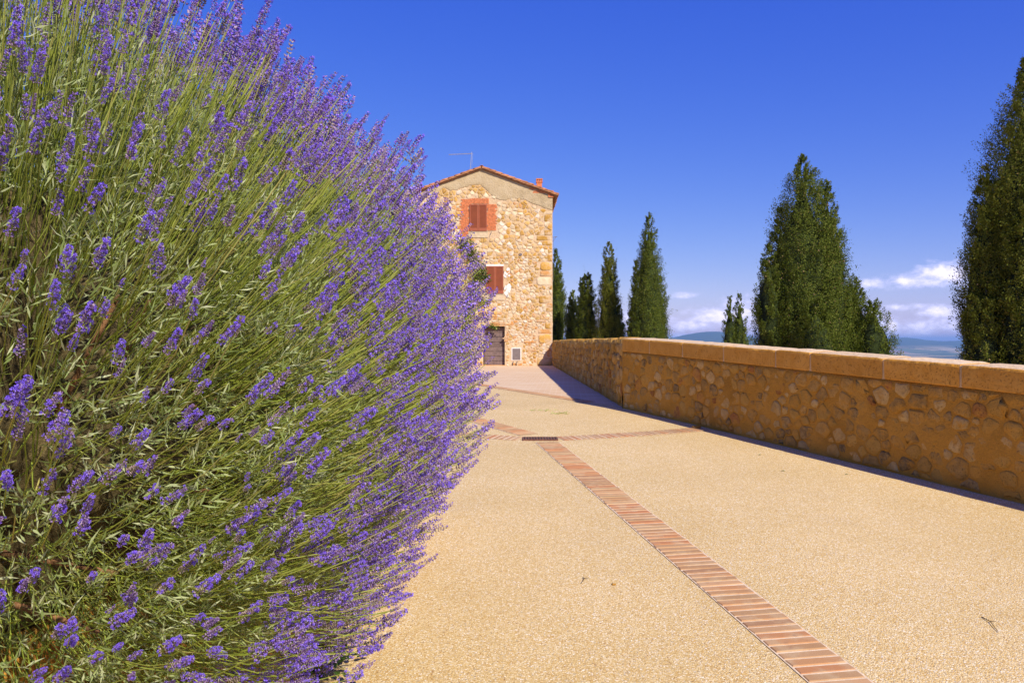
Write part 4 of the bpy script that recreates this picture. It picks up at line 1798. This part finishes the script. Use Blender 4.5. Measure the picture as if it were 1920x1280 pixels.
def make_trees():
    # spreading one right of centre
    d = 18.0
    b = tree_at(1530, d, 0)
    px0 = b.x

    def ox(px):
        return (px - 960) / F * d - px0
    L = []
    L.append((ox(1505), 0, zrel(760, d, b), zrel(296, d, b), prof_px(d, [(760, 70), (680, 88), (600, 82), (520, 72), (450, 62), (400, 50), (350, 34), (320, 17), (303, 7), (296, 2)], 0, 760, 296)))
    L.append((ox(1430), -.45, zrel(760, d, b), zrel(468, d, b), prof_px(d, [(760, 22), (660, 29), (600, 28), (540, 24), (500, 15), (480, 8), (468, 2)], 0, 760, 468)))
    L.append((ox(1545), -.2, zrel(760, d, b), zrel(345, d, b), prof_px(d, [(760, 40), (650, 52), (560, 47), (480, 36), (420, 25), (370, 11), (345, 2)], 0, 760, 345)))
    L.append((ox(1472), .3, zrel(760, d, b), zrel(385, d, b), prof_px(d, [(760, 38), (620, 45), (520, 33), (450, 20), (410, 9), (385, 2)], 0, 760, 385)))
    L.append((ox(1575), .1, zrel(760, d, b), zrel(480, d, b), prof_px(d, [(760, 45), (660, 52), (600, 45), (540, 30), (500, 14), (480, 3)], 0, 760, 480)))
    L.append((ox(1618), -.5, zrel(760, d, b), zrel(568, d, b), prof_px(d, [(760, 30), (690, 40), (640, 40), (600, 31), (580, 18), (568, 4)], 0, 760, 568)))
    L.append((ox(1600), -.1, zrel(760, d, b), zrel(528, d, b), prof_px(d, [(760, 45), (680, 50), (620, 42), (570, 25), (545, 12), (528, 3)], 0, 760, 528)))
    L.append((ox(1562), .1, zrel(440, d, b), zrel(408, d, b), prof_px(d, [(440, 4), (428, 11), (415, 8), (408, 2)], 0, 440, 408)))
    L.append((ox(1500), -.9, zrel(760, d, b), zrel(560, d, b), prof_px(d, [(760, 45), (680, 48), (620, 40), (580, 18), (560, 3)], 0, 760, 560)))
    cypress('cypress', 'broad dark cypress with a wide spreading base and ragged pointed top', b, L, .046, 330000, CYP, 3, cones=420)
    # tall one at the right edge
    d = 12.5
    b = tree_at(1905, d, 0)
    px0 = b.x
    L = []
    L.append((ox(1940), .2, zrel(830, d, b), zrel(105, d, b), prof_px(d, [(830, 105), (700, 118), (620, 118), (520, 110), (420, 96), (330, 82), (250, 62), (190, 40), (140, 20), (118, 8), (105, 2)], 0, 830, 105)))
    L.append((ox(1842), -.1, zrel(830, d, b), zrel(520, d, b), prof_px(d, [(830, 36), (700, 42), (640, 44), (590, 34), (550, 18), (520, 3)], 0, 830, 520)))
    L.append((ox(1862), .15, zrel(830, d, b), zrel(310, d, b), prof_px(d, [(830, 30), (640, 42), (540, 48), (450, 38), (390, 30), (340, 13), (310, 2)], 0, 830, 310)))
    L.append((ox(1892), -.45, zrel(830, d, b), zrel(360, d, b), prof_px(d, [(830, 42), (680, 50), (560, 46), (460, 36), (400, 20), (360, 3)], 0, 830, 360)))
    L.append((ox(1960), -.5, zrel(830, d, b), zrel(220, d, b), prof_px(d, [(830, 60), (600, 68), (450, 60), (330, 40), (260, 18), (220, 3)], 0, 830, 220)))
    cypress('cypress', 'tallest cypress, olive green with sunlit tufts, cut by the right edge', b, L, .040, 360000, CYP_OLIVE, 5, cones=120)
    # slim one with loose side shoots, centre right of the house
    d = 46.0
    b = tree_at(1215, d, 0)
    px0 = b.x
    L = [(ox(1217), 0, zrel(700, d, b), zrel(402, d, b), prof_px(d, [(700, 30), (630, 33), (570, 30), (520, 25), (470, 18), (430, 11), (412, 6), (402, 2)], 0, 700, 402)),
         (ox(1192), -.1, zrel(700, d, b), zrel(492, d, b), prof_px(d, [(700, 12), (640, 14), (560, 11), (520, 6), (492, 1.5)], 0, 700, 492)),
         (ox(1238), .1, zrel(700, d, b), zrel(520, d, b), prof_px(d, [(700, 12), (620, 13), (570, 11), (540, 5), (520, 1.5)], 0, 700, 520)),
         (ox(1183), .1, zrel(700, d, b), zrel(586, d, b), prof_px(d, [(700, 8), (640, 9), (605, 6), (586, 1.5)], 0, 700, 586))]
    cypress('cypress', 'slim tall pointed cypress with loose shoots on its left, behind the coping', b, L, .085, 90000, CYP, 8)
    # olive spire
    d = 48.5
    b = tree_at(1145, d, 0)
    px0 = b.x
    L = [(ox(1142), 0, zrel(700, d, b), zrel(457, d, b), prof_px(d, [(700, 27), (640, 27), (590, 22), (540, 16), (500, 12), (475, 8), (462, 5), (457, 2)], 0, 700, 457)),
         (ox(1158), .2, zrel(700, d, b), zrel(560, d, b), prof_px(d, [(700, 15), (640, 15), (600, 10), (575, 5), (560, 1.5)], 0, 700, 560))]
    cypress('cypress', 'narrow yellowish green cypress spire leaning slightly left', b, L, .085, 64000, CYP_OLIVE, 9)
    d = 50.0
    b = tree_at(1099, d, 0)
    px0 = b.x
    L = [(ox(1101), 0, zrel(700, d, b), zrel(510, d, b), prof_px(d, [(700, 20), (640, 21), (590, 19), (550, 13), (525, 7), (510, 2)], 0, 700, 510)),
         (ox(1092), .1, zrel(700, d, b), zrel(516, d, b), prof_px(d, [(700, 14), (620, 14), (560, 8), (530, 4), (516, 1.5)], 0, 700, 516))]
    cypress('cypress', 'stout green cypress with a blunt double tip, left of the olive spire', b, L, .09, 50000, CYP, 10)
    d = 52.0
    b = tree_at(1072, d, 0)
    px0 = b.x
    L = [(ox(1073), 0, zrel(700, d, b), zrel(547, d, b), prof_px(d, [(700, 14), (640, 15), (600, 12), (570, 7), (547, 2)], 0, 700, 547))]
    cypress('cypress', 'smallest dark shaded cypress between two taller ones near the house', b, L, .09, 24000, CYP, 12)
    d = 54.0
    b = tree_at(1048, d, 0)
    px0 = b.x
    L = [(ox(1043), 0, zrel(700, d, b), zrel(470, d, b), prof_px(d, [(700, 17), (640, 18), (570, 16), (520, 12), (490, 7), (470, 2)], 0, 700, 470))]
    cypress('cypress', 'dark cypress half hidden behind the right corner of the house', b, L, .09, 40000, CYP, 13)
    d = 36.0
    b = tree_at(1381, d, 0)
    px0 = b.x
    L = [(ox(1368), 0, zrel(700, d, b), zrel(558, d, b), prof_px(d, [(700, 13), (640, 12), (600, 9), (575, 6), (558, 2)], 0, 700, 558)),
         (ox(1387), .1, zrel(700, d, b), zrel(553, d, b), prof_px(d, [(700, 18), (640, 17), (600, 11), (575, 6.5), (553, 2)], 0, 700, 553))]
    cypress('cypress', 'thin two-tipped small cypress just left of the broad one', b, L, .06, 24000, CYP, 14)


make_trees()


# ------------------------------------------------------------------ lavender
def spike_mesh(kind, seed):
    """one flower head along +z, about 6 cm: whorls of calyces with some open corollas"""
    r = random.Random(seed)
    v, f, mi = [], [], []

    def tri(pts, idx, m):
        b = len(v)
        v.extend(pts)
        for t_ in idx:
            f.append(tuple(b + i for i in t_))
            mi.append(m)
    hd = kind == 'hd'
    nwh = r.randint(8, 10) if hd else 6
    L = r.uniform(.050, .078)
    open_frac = r.choice((.10, .22, .34, .50))
    for k in range(nwh):
        u = k / (nwh - 1)
        z = L * u * .92
        if k == 0 and r.random() < .5:
            z -= .012
        per = r.randint(6, 8) if hd else 4
        rad = .0072 * (1 - .55 * u ** 2.2) * r.uniform(.85, 1.1)
        for j in range(per):
            an = 2 * math.pi * (j + r.uniform(-.25, .25)) / per + k * .7
            o = Vector((math.cos(an), math.sin(an), 0))
            up = .55 + .8 * u
            d = (o + Vector((0, 0, up + r.uniform(-.2, .2)))).normalized()
            s = Vector((-o.y, o.x, 0))
            w = d.cross(s)
            p = Vector((0, 0, z + r.uniform(-.002, .002))) + o * rad * .45
            ln = r.uniform(.0078, .0102) * (1.0 if hd else 1.3) * (1 - .25 * u)
            wd = ln * .25 if hd else ln * .34
            m_ = p + d * ln * .55
            if hd:
                pts = [p, m_ + s * wd, m_ + w * wd, m_ - s * wd, m_ - w * wd, p + d * ln]
                tri(pts, [(0, 2, 1), (0, 3, 2), (0, 4, 3), (0, 1, 4), (5, 1, 2), (5, 2, 3), (5, 3, 4), (5, 4, 1)], 0)
            else:
                m_ = p + d * ln * .25
                pts = [m_ + s * wd * 1.05, m_ - s * wd * .6 + w * wd, m_ - s * wd * .6 - w * wd, p + d * ln * 1.05]
                tri(pts, [(3, 0, 1), (3, 1, 2), (3, 2, 0)], 0)
            if r.random() < open_frac * (1.25 if not hd else 1.0):
                c = p + d * (ln * 1.0)
                pr = r.uniform(.0034, .0050) * (1.0 if hd else 1.25)
                e = c + d * pr * .75
                np_ = 5 if hd else 4
                if hd:
                    for q in range(np_):
                        a1, a2, a3 = (2 * math.pi * (q + k_) / np_ for k_ in (-.30, 0, .30))
                        kr = pr * r.uniform(.9, 1.35)

                        def pt(a_, rr_, h_):
                            return c + d * h_ + (s * math.cos(a_) + w * math.sin(a_)) * rr_
                        tri([c, pt(a1, kr * .62, pr * .75), pt(a2, kr, pr * r.uniform(.2, .9)), pt(a3, kr * .62, pr * .75)], [(0, 1, 2), (0, 2, 3)], 1)
                else:
                    ring = [e + (s * math.cos(2 * math.pi * q / np_) + w * math.sin(2 * math.pi * q / np_)) * pr * r.uniform(.6, 1.3) for q in range(np_)]
                    tri([c] + ring, [(0, 1 + q, 1 + (q + 1) % np_) for q in range(np_)], 1)
                if hd:
                    tri([e + d * .0005 - s * pr * .5, e + d * .002 + s * pr * .6, e + d * .003 + w * pr], [(0, 1, 2)], 1)
    # stalk through the head
    a = .0009
    tri([Vector((a, 0, -.02)), Vector((-a, a, -.02)), Vector((-a, -a, -.02)), Vector((0, 0, L * .8))], [(0, 1, 3), (1, 2, 3), (2, 0, 3)], 2)
    mi = np.array(mi)
    if seed % 4 == 3:                            # a head past its best
        mi[mi == 0] = 3
    return np.array([tuple(x) for x in v]), np.array(f), mi


def build_lavender():
    t = empty('lavender_bush', (-1.5, 2.6, BED_Z))
    tag(t, 'huge overhanging lavender bush with violet flower spikes filling the left side', 'bush')
    inv = Matrix.Translation(t.location).inverted()

    def child(o, p=None):
        o.parent = p or t
        o.matrix_parent_inverse = inv
        return o
    r = np.random.default_rng(5)
    Y0, Y1 = 2.05, 3.45
    AX0, AX1 = np.array([-1.36, Y0, EYE - .12]), np.array([-1.30, Y1, EYE - .10])
    R0, R1 = 1.13, 1.165

    def surf(n):
        """random points on the capsule: axis parameter, outward normal"""
        u = r.uniform(-0.75, 1.75, n)
        s = unit(r.normal(size=(n, 3)))
        a = np.clip(u, 0, 1)
        nn = s.copy()
        cyl = (u > 0) & (u < 1)
        nn[cyl, 1] = 0
        lo, hi = u <= 0, u >= 1
        nn[lo, 1] = -np.abs(nn[lo, 1])
        nn[hi, 1] = np.abs(nn[hi, 1])
        nn = unit(nn)
        return a, nn

    def place(a, nn, rho):
        A = AX0[None] + (AX1 - AX0)[None] * a[:, None]
        R = R0 + (R1 - R0) * a
        P = A + nn * (R * rho)[:, None]
        lump = np.array([mnoise.fractal(Vector((p[0] * 2.3, p[1] * 2.3, p[2] * 2.3)), 1, 2, 3) for p in P])
        return P + nn * (lump * .085 * rho)[:, None]

    camera = np.array([0, 0, EYE])

    def growth(P, nn, k_up=.50, jit=.13):
        """stems fan out from the crown of the plant and turn up towards the light"""
        root = np.stack([np.full(len(P), -1.50), np.clip(P[:, 1], Y0 + .1, Y1 - .1), np.full(len(P), BED_Z + .10)], 1)
        fan = unit(P - root)
        g = fan * .62 + nn * .30 + np.array([0.10, 0.0, k_up])
        # low stems hang over the wall and lift only at the tip
        g[:, 2] += np.where(nn[:, 2] < -.1, .16, 0)
        return unit(g + r.normal(0, jit, (len(P), 3)))

    # ---------------- flower heads
    N = 16800
    a, nn = surf(N)
    rho = r.uniform(.86, 1.045, N)
    P = place(a, nn, rho)
    D = growth(P, nn)
    w = np.ones(N)
    front = np.clip(-nn[:, 1], 0, 1)
    low = np.clip(-nn[:, 2], 0, 1)
    w *= 1 - np.where(nn[:, 2] > -.1, .22, .42) * front
    w *= 1 - .38 * low * (P[:, 1] < 3.0) - .12 * low
    w *= np.where(nn[:, 0] < -.35, .35, 1.0)
    w *= np.where((nn[:, 0] < -.75), .0, 1.0)
    dens = np.array([mnoise.noise(Vector((p[0] * 5, p[1] * 5, p[2] * 5))) for p in P])
    w *= np.clip(.80 + .9 * dens, .2, 1.0)
    dcam = np.linalg.norm(P - camera, axis=1)
    rel = P - camera
    away = (nn * unit(camera - P)).sum(1)
    w *= np.where(away < -.55, .35, 1.0)          # thin on the side turned to the bank
    keep = (r.uniform(size=N) < w) & (P[:, 2] > .12) & (dcam > .95)
    # bare hollow of old wood on the near left side
    hx, hz = F * rel[:, 0] / rel[:, 1] + 960, 640 - F * rel[:, 2] / rel[:, 1]
    hole = (((hx - 45) / 75) ** 2 + ((hz - 425) / 85) ** 2 < 1) & (dcam < 2.0) & (r.uniform(size=N) < .75)
    keep &= ~hole
    P, D, nn, dcam, a, hx, hz = P[keep], D[keep], nn[keep], dcam[keep], a[keep], hx[keep], hz[keep]
    n = len(P)
    # orthonormal frames
    X = unit(np.cross(D, r.normal(size=(n, 3))))
    Yv = np.cross(D, X)
    sc = r.uniform(.56, .90, n) * (1 + .14 * (dcam > 2.2) - .14 * (dcam < 1.75))
    sc *= np.where(r.uniform(size=n) < .12, .55, 1.0)
    hd = [spike_mesh('hd', 100 + i) for i in range(9)]
    lo = [spike_mesh('lo', 200 + i) for i in range(12)]
    inview = (hx > -40) & (hx < 1000) & (hz > -40) & (hz < 1320) & ((nn * (camera - P)).sum(1) > -.25)
    order = np.argsort(np.where(inview, dcam, 99))
    hero = order[:300]
    mesh_hd = []
    for (V, Fc, mi) in hd:
        me = bpy.data.meshes.new('flower_spike')
        me.from_pydata([tuple(x) for x in V], [], [tuple(int(i) for i in x) for x in Fc])
        for m_ in (CALYX, COROLLA, STEM_LAV, CALYX_FADED):
            me.materials.append(m_)
        me.polygons.foreach_set('material_index', mi.astype(np.int32))
        me.update()
        mesh_hd.append(me)
    for i in hero:
        o = link('flower_spike', mesh_hd[int(r.integers(len(hd)))])
        M = Matrix.Identity(4)
        for k in range(3):
            M[k][0], M[k][1], M[k][2], M[k][3] = X[i][k] * sc[i], Yv[i][k] * sc[i], D[i][k] * sc[i], P[i][k]
        o.matrix_world = M
        child(o)
    VV, FF, MM = [], [], []
    base = 0
    for lod, lib, sel in (('hd', hd, order[300:1100]), ('lo', lo, order[1100:])):
        which = r.integers(len(lib), size=len(sel))
        for q, (V, Fc, mi) in enumerate(lib):
            ids = sel[which == q]
            if len(ids) == 0:
                continue
            W = (V[None, :, 0:1] * X[ids][:, None, :] + V[None, :, 1:2] * Yv[ids][:, None, :] + V[None, :, 2:3] * D[ids][:, None, :]) * sc[ids][:, None, None] + P[ids][:, None, :]
            VV.append(W.reshape(-1, 3))
            FF.append((np.arange(len(ids)) * len(V))[:, None, None] + Fc[None] + base)
            FF[-1] = FF[-1].reshape(-1, 3)
            MM.append(np.tile(mi, len(ids)))
            base += len(ids) * len(V)
    far = np_mesh('far_flower_spikes', np.concatenate(VV), np.concatenate(FF), [CALYX, COROLLA, STEM_LAV, CALYX_FADED], np.concatenate(MM))
    child(tag(far, kind='stuff'))

    # ---------------- stems below the heads
    def stems(P, D, nn, length, rad, name, mat):
        n = len(P)
        seg = 4
        ctr = []
        root = np.stack([np.full(n, -1.45), np.clip(P[:, 1], Y0 + .1, Y1 - .1), np.full(n, BED_Z + .15)], 1) + r.normal(0, .12, (n, 3))
        end = P - unit(P - root) * length[:, None]
        c1 = P - D * (length * .55)[:, None]
        for s in range(seg + 1):
            u = s / seg
            ctr.append((1 - u) ** 2 * P + 2 * u * (1 - u) * c1 + u * u * end)
        ctr = np.stack(ctr, 1)
        sx = unit(np.cross(D, r.normal(size=(n, 3))))
        sy = np.cross(D, sx)
        ring = np.stack([sx, -.5 * sx + .866 * sy, -.5 * sx - .866 * sy], 1)
        taper = np.linspace(.8, 1.35, seg + 1)
        V = ctr[:, :, None, :] + ring[:, None, :, :] * (rad[:, None, None, None] * taper[None, :, None, None])
        V = V.reshape(-1, 3)
        fs = []
        for s in range(seg):
            for k in range(3):
                fs.append([s * 3 + k, s * 3 + (k + 1) % 3, (s + 1) * 3 + (k + 1) % 3, (s + 1) * 3 + k])
        Fq = (np.arange(n) * (3 * (seg + 1)))[:, None, None] + np.array(fs)[None]
        o = np_mesh(name, V, Fq.reshape(-1, 4), [mat], smooth=True)
        return child(tag(o, kind='stuff'))
    stems(P, D, nn, r.uniform(.32, .58, n), r.uniform(.0010, .0017, n), 'flower_stems', STEM_LAV)
    # flowerless green shoots that thicken the mass of stems
    N2 = 8000
    a2, n2 = surf(N2)
    k2 = (n2[:, 0] > -.6) & (r.uniform(size=N2) > .65 * np.clip(-n2[:, 1], 0, 1))
    a2, n2 = a2[k2], n2[k2]
    P2 = place(a2, n2, r.uniform(.70, .92, len(a2)))
    k2 = (P2[:, 2] > .15) & (np.linalg.norm(P2 - camera, axis=1) > 1.0)
    P2, n2 = P2[k2], n2[k2]
    D2 = growth(P2, n2, .42, .16)
    stems(P2, D2, n2, r.uniform(.25, .45, len(P2)), r.uniform(.0011, .0018, len(P2)), 'green_shoots', STEM_LAV)

    # ---------------- narrow leaves
    N3 = 16500
    a3, n3 = surf(N3)
    k3 = n3[:, 0] > -.7
    a3, n3 = a3[k3], n3[k3]
    fr = np.clip(-n3[:, 1] * 1.1, 0, 1)
    lw = np.clip(-n3[:, 2], 0, 1)
    hi_ = .80 + .16 * np.maximum(fr, lw * .8)
    P3 = place(a3, n3, .46 + (hi_ - .46) * np.sqrt(r.uniform(.05, 1, len(a3))))
    rel = P3 - camera
    hx, hz = F * rel[:, 0] / rel[:, 1] + 960, 640 - F * rel[:, 2] / rel[:, 1]
    dd = np.linalg.norm(rel, axis=1)
    hole = (((hx - 50) / 85) ** 2 + ((hz - 425) / 80) ** 2 < 1) & (dd < 1.75)
    hole |= (((hx - 25) / 70) ** 2 + ((hz - 205) / 70) ** 2 < 1) & (dd < 1.75)
    k3 = (P3[:, 2] > .2) & ~hole & (dd > 1.0)
    P3, n3 = P3[k3], n3[k3]
    D3 = growth(P3, n3, .30, .35)
    per = 11
    m3 = len(P3)
    q = np.repeat(np.arange(m3), per)
    s = np.tile(np.linspace(0, 1, per), m3)
    shoot = r.uniform(.05, .12, m3)
    ax = D3[q]
    sd_ = unit(np.cross(ax, r.normal(size=(len(q), 3))))
    base_p = P3[q] + ax * (s * shoot[q])[:, None]
    dv = unit(ax * (0.65 + .5 * s)[:, None] + sd_ * .75)
    L = r.uniform(.022, .050, len(q)) * (1 - .3 * s)
    V, Fq = leaf_mass(base_p, dv, L, r.uniform(.0026, .0044, len(q)), .10)
    child(tag(np_mesh('leaves', V, Fq, [LEAF_LAV]), kind='stuff'))

    # ---------------- old wood and litter inside
    m = MB()
    nr, ns = 22, 22
    v, f = [], []
    for i in range(nr + 1):
        th = math.pi * i / nr
        for j in range(ns):
            ph = 2 * math.pi * j / ns
            nv = Vector((math.sin(th) * math.cos(ph), -math.cos(th), math.sin(th) * math.sin(ph)))
            aa = 0.0 if th < math.pi / 2 else 1.0
            A = AX0 + (AX1 - AX0) * aa
            rr = .50 * (R0 + (R1 - R0) * aa) * (1 + .35 * mnoise.fractal(nv * 2.2, 1, 2, 4))
            v.append(Vector(A) + nv * rr + Vector((-.06, 0, -.05)))
    for i in range(nr):
        for j in range(ns):
            f.append((i * ns + j, i * ns + (j + 1) % ns, (i + 1) * ns + (j + 1) % ns, (i + 1) * ns + j))
    m.add(v, f)
    child(m.build('inner_litter', LITTER, smooth=True))
    m = MB()
    rr = random.Random(4)
    for i in range(46):
        y = rr.uniform(Y0 - .25, Y1)
        an = rr.uniform(-.9, 2.6)
        p0 = Vector((-1.5 + rr.gauss(0, .08), y, BED_Z))
        e = Vector((-1.40 + math.cos(an) * .72, y + rr.uniform(-.75, .35), BED_Z + .45 + math.sin(an) * .62))
        mid = (p0 + e) / 2 + Vector((rr.gauss(0, .07), rr.gauss(0, .07), .07))
        m.tube([p0, (p0 + mid) / 2 + Vector((0, 0, .03)), mid, e], [.016, .012, .009, .004], 6)
    child(m.build('woody_branches', WOOD, smooth=True))


build_lavender()


# ------------------------------------------------------------------ climber on the house, weeds, litter
def leaf_cloud(name, parent, pts, nrm, size, mat):
    r = np.random.default_rng(len(pts))
    P = np.array(pts)
    n = len(P)
    Dv = unit(np.array(nrm)[None] * .5 + r.normal(0, .6, (n, 3)) + np.array([0, 0, -.35]))
    V, Fq = leaf_mass(P, Dv, size * r.uniform(.6, 1.3, n), size * r.uniform(.5, .95, n), .12)
    o = np_mesh(name, V, Fq, [mat], parent=parent)
    return tag(o, kind='stuff')


def build_climber():
    Y = HOUSE_Y
    t = empty('climbing_vine', (HX(885), Y, gz(Y)))
    tag(t, 'green climbing vine on the house front beside the lower shuttered window', 'vine')
    rr = random.Random(3)
    pts = []
    blobs = [(884, 475, 12, 16), (892, 495, 12, 18), (898, 520, 12, 20), (890, 545, 10, 20), (905, 505, 7, 10), (912, 522, 8, 10), (902, 562, 8, 8), (915, 565, 6, 4),
             (878, 580, 12, 30), (874, 620, 10, 25), (922, 612, 9, 4), (928, 614, 6, 3), (870, 650, 10, 30), (872, 460, 14, 14)]
    for (px, py, sx, sy) in blobs:
        for i in range(int(sx * sy * 1.1) + 20):
            x, z = HX(px) + rr.gauss(0, sx * .5) / HS, HZ(py) + rr.gauss(0, sy * .5) / HS
            pts.append((x - t.location.x, -.05 - abs(rr.gauss(0, .07)) - .03, z - t.location.z))
    leaf_cloud('leaves', t, pts, (0, -1, 0), .10, IVY)
    m = MB()
    for k in range(5):
        p = [Vector((rr.uniform(-.4, 0), -.03, 0))]
        for s in range(9):
            p.append(p[-1] + Vector((rr.uniform(-.12, .16), 0, .62)))
        m.tube(p, [.03 - .0027 * i for i in range(10)], 5)
    m.build('stem', WOOD, t, True)


build_climber()


def build_weed():
    b = on_ground(600, 1262)
    t = empty('weed_plant', b)
    tag(t, 'dark green leafy weed at the foot of the retaining wall below the lavender', 'plant')
    rr = random.Random(9)
    m = MB()
    leaves = []
    for k in range(30):
        an = rr.uniform(0, 6.28)
        ln = rr.uniform(.10, .30)
        e = Vector((math.cos(an) * ln, math.sin(an) * ln * .8, rr.uniform(.04, .22)))
        m.tube([(0, 0, 0), e * .5 + Vector((0, 0, .05)), e], [.003, .0025, .0015], 4)
        for q in range(4):
            u = .45 + .55 * q / 3
            leaves.append((e * u + Vector((0, 0, .03 * (1 - u))), an + rr.uniform(-1.2, 1.2)))
    m.build('stalks', STEM_LAV, t)
    for (p, an) in leaves:
        L, W = rr.uniform(.035, .065), rr.uniform(.03, .05)
        d = Vector((math.cos(an), math.sin(an), rr.uniform(-.5, .3))).normalized()
        s = d.cross(Vector((0, 0, 1))).normalized()
        up = s.cross(d)
        mb = MB()
        pts = [Vector((0, 0, 0)), d * L * .3 - s * W * .5 + up * .006, d * L * .65 - s * W * .42 + up * .006, d * L, d * L * .65 + s * W * .42 + up * .006, d * L * .3 + s * W * .5 + up * .006, d * L * .45 - up * .004]
        mb.add(pts, [(0, 1, 6), (1, 2, 6), (2, 3, 6), (3, 4, 6), (4, 5, 6), (5, 0, 6)])
        o = mb.build('leaf', WEED, t, True)
        o.location = p


build_weed()


def build_litter():
    rr = random.Random(21)
    # wisps of grass beyond the drain
    for (px, py, sz, lab) in ((1018, 770, .16, 'larger wisp of green grass on the gravel beyond the drain'), (1046, 776, .09, 'smaller wisp of green grass on the gravel beyond the drain')):
        b = on_ground(px, py)
        t = empty('grass_tuft', b)
        tag(t, lab, 'grass')
        P, Dv, L = [], [], []
        for i in range(40):
            P.append((rr.gauss(0, sz), rr.gauss(0, sz * .5), .004))
            an = rr.uniform(0, 6.28)
            Dv.append((math.cos(an), math.sin(an), rr.uniform(.1, .5)))
            L.append(rr.uniform(.05, .13))
        V, Fq = leaf_mass(np.array(P), unit(np.array(Dv)), np.array(L), np.full(40, .008))
        tag(np_mesh('blades', V, Fq, [STEM_LAV], parent=t), kind='stuff')
    twigs = [((1841, 1157), (1872, 1186), 'short dark twig on the gravel near the lower right corner'), ((1093, 1083), (1089, 1095), 'tiny upright twig on the gravel left of the brick strip')]
    for (p, q, lab) in twigs:
        a, b = on_ground(*p), on_ground(*q)
        t = MB()
        mid = (a + b) / 2 + Vector((.02, .03, .012))
        t.tube([a + Vector((0, 0, .004)) - a, mid - a, b + Vector((0, 0, .005)) - a], [.003, .0025, .0015], 5)
        t.tube([mid - a, mid - a + Vector((.03, -.01, .004))], [.0018, .001], 4)
        o = t.build('twig', DRYTWIG, None, True)
        o.location = a
        tag(o, lab, 'twig')
    for (px, py, s, lab) in ((1151, 1096, .012, 'small dark pebble on the gravel left of the brick strip'), (1305, 803, .05, 'brown stone lying at the right end of the brick gutter')):
        b = on_ground(px, py)
        bm = bmesh.new()
        bmesh.ops.create_icosphere(bm, subdivisions=2, radius=s)
        for v in bm.verts:
            k = 1 + .35 * mnoise.noise(v.co * (1.6 / s) + Vector((px, 0, 0)))
            v.co = Vector((v.co.x * k * 1.4, v.co.y * k, v.co.z * k * .55))
        me = bpy.data.meshes.new('pebble')
        bm.to_mesh(me)
        bm.free()
        for p in me.polygons:
            p.use_smooth = True
        o = link('pebble', me, None, [STONE[2]])
        o.location = b + Vector((0, 0, s * .45))
        tag(o, lab, 'stone')
    for (px, py, lab) in ((1472, 884, 'fresh green leaf fallen on the gravel beside the parapet'), (1428, 853, 'dull leaf fallen on the gravel close to the parapet foot'), (1584, 890, 'long thin leaf on the gravel along the parapet shade')):
        b = on_ground(px, py)
        m = MB()
        m.add([(0, 0, .006), (.02, -.012, .014), (.05, -.004, .010), (.022, .014, .012)], [(0, 1, 2, 3)])
        o = m.build('fallen_leaf', IVY)
        o.location = b
        o.rotation_euler.z = rr.uniform(0, 6)
        tag(o, lab, 'leaf')


build_litter()


# ------------------------------------------------------------------ haze over the far plain
def build_haze():
    m = MB()
    m.box(-36000, 36000, -36000, 36000, -172, HAZE_TOP)
    mat = bpy.data.materials.new('haze_air')
    mat.use_nodes = True
    t = NT(mat.node_tree)
    t.n.clear()
    out = t.new('ShaderNodeOutputMaterial')
    pv = t.new('ShaderNodeVolumePrincipled')
    pv.inputs['Color'].default_value = (0.32, 0.58, 1.0, 1)
    pv.inputs['Density'].default_value = 6.5e-5
    pv.inputs['Anisotropy'].default_value = 0.0
    t.l.new(pv.outputs[0], out.inputs['Volume'])
    tag(m.build('haze', mat), kind='stuff')


build_haze()
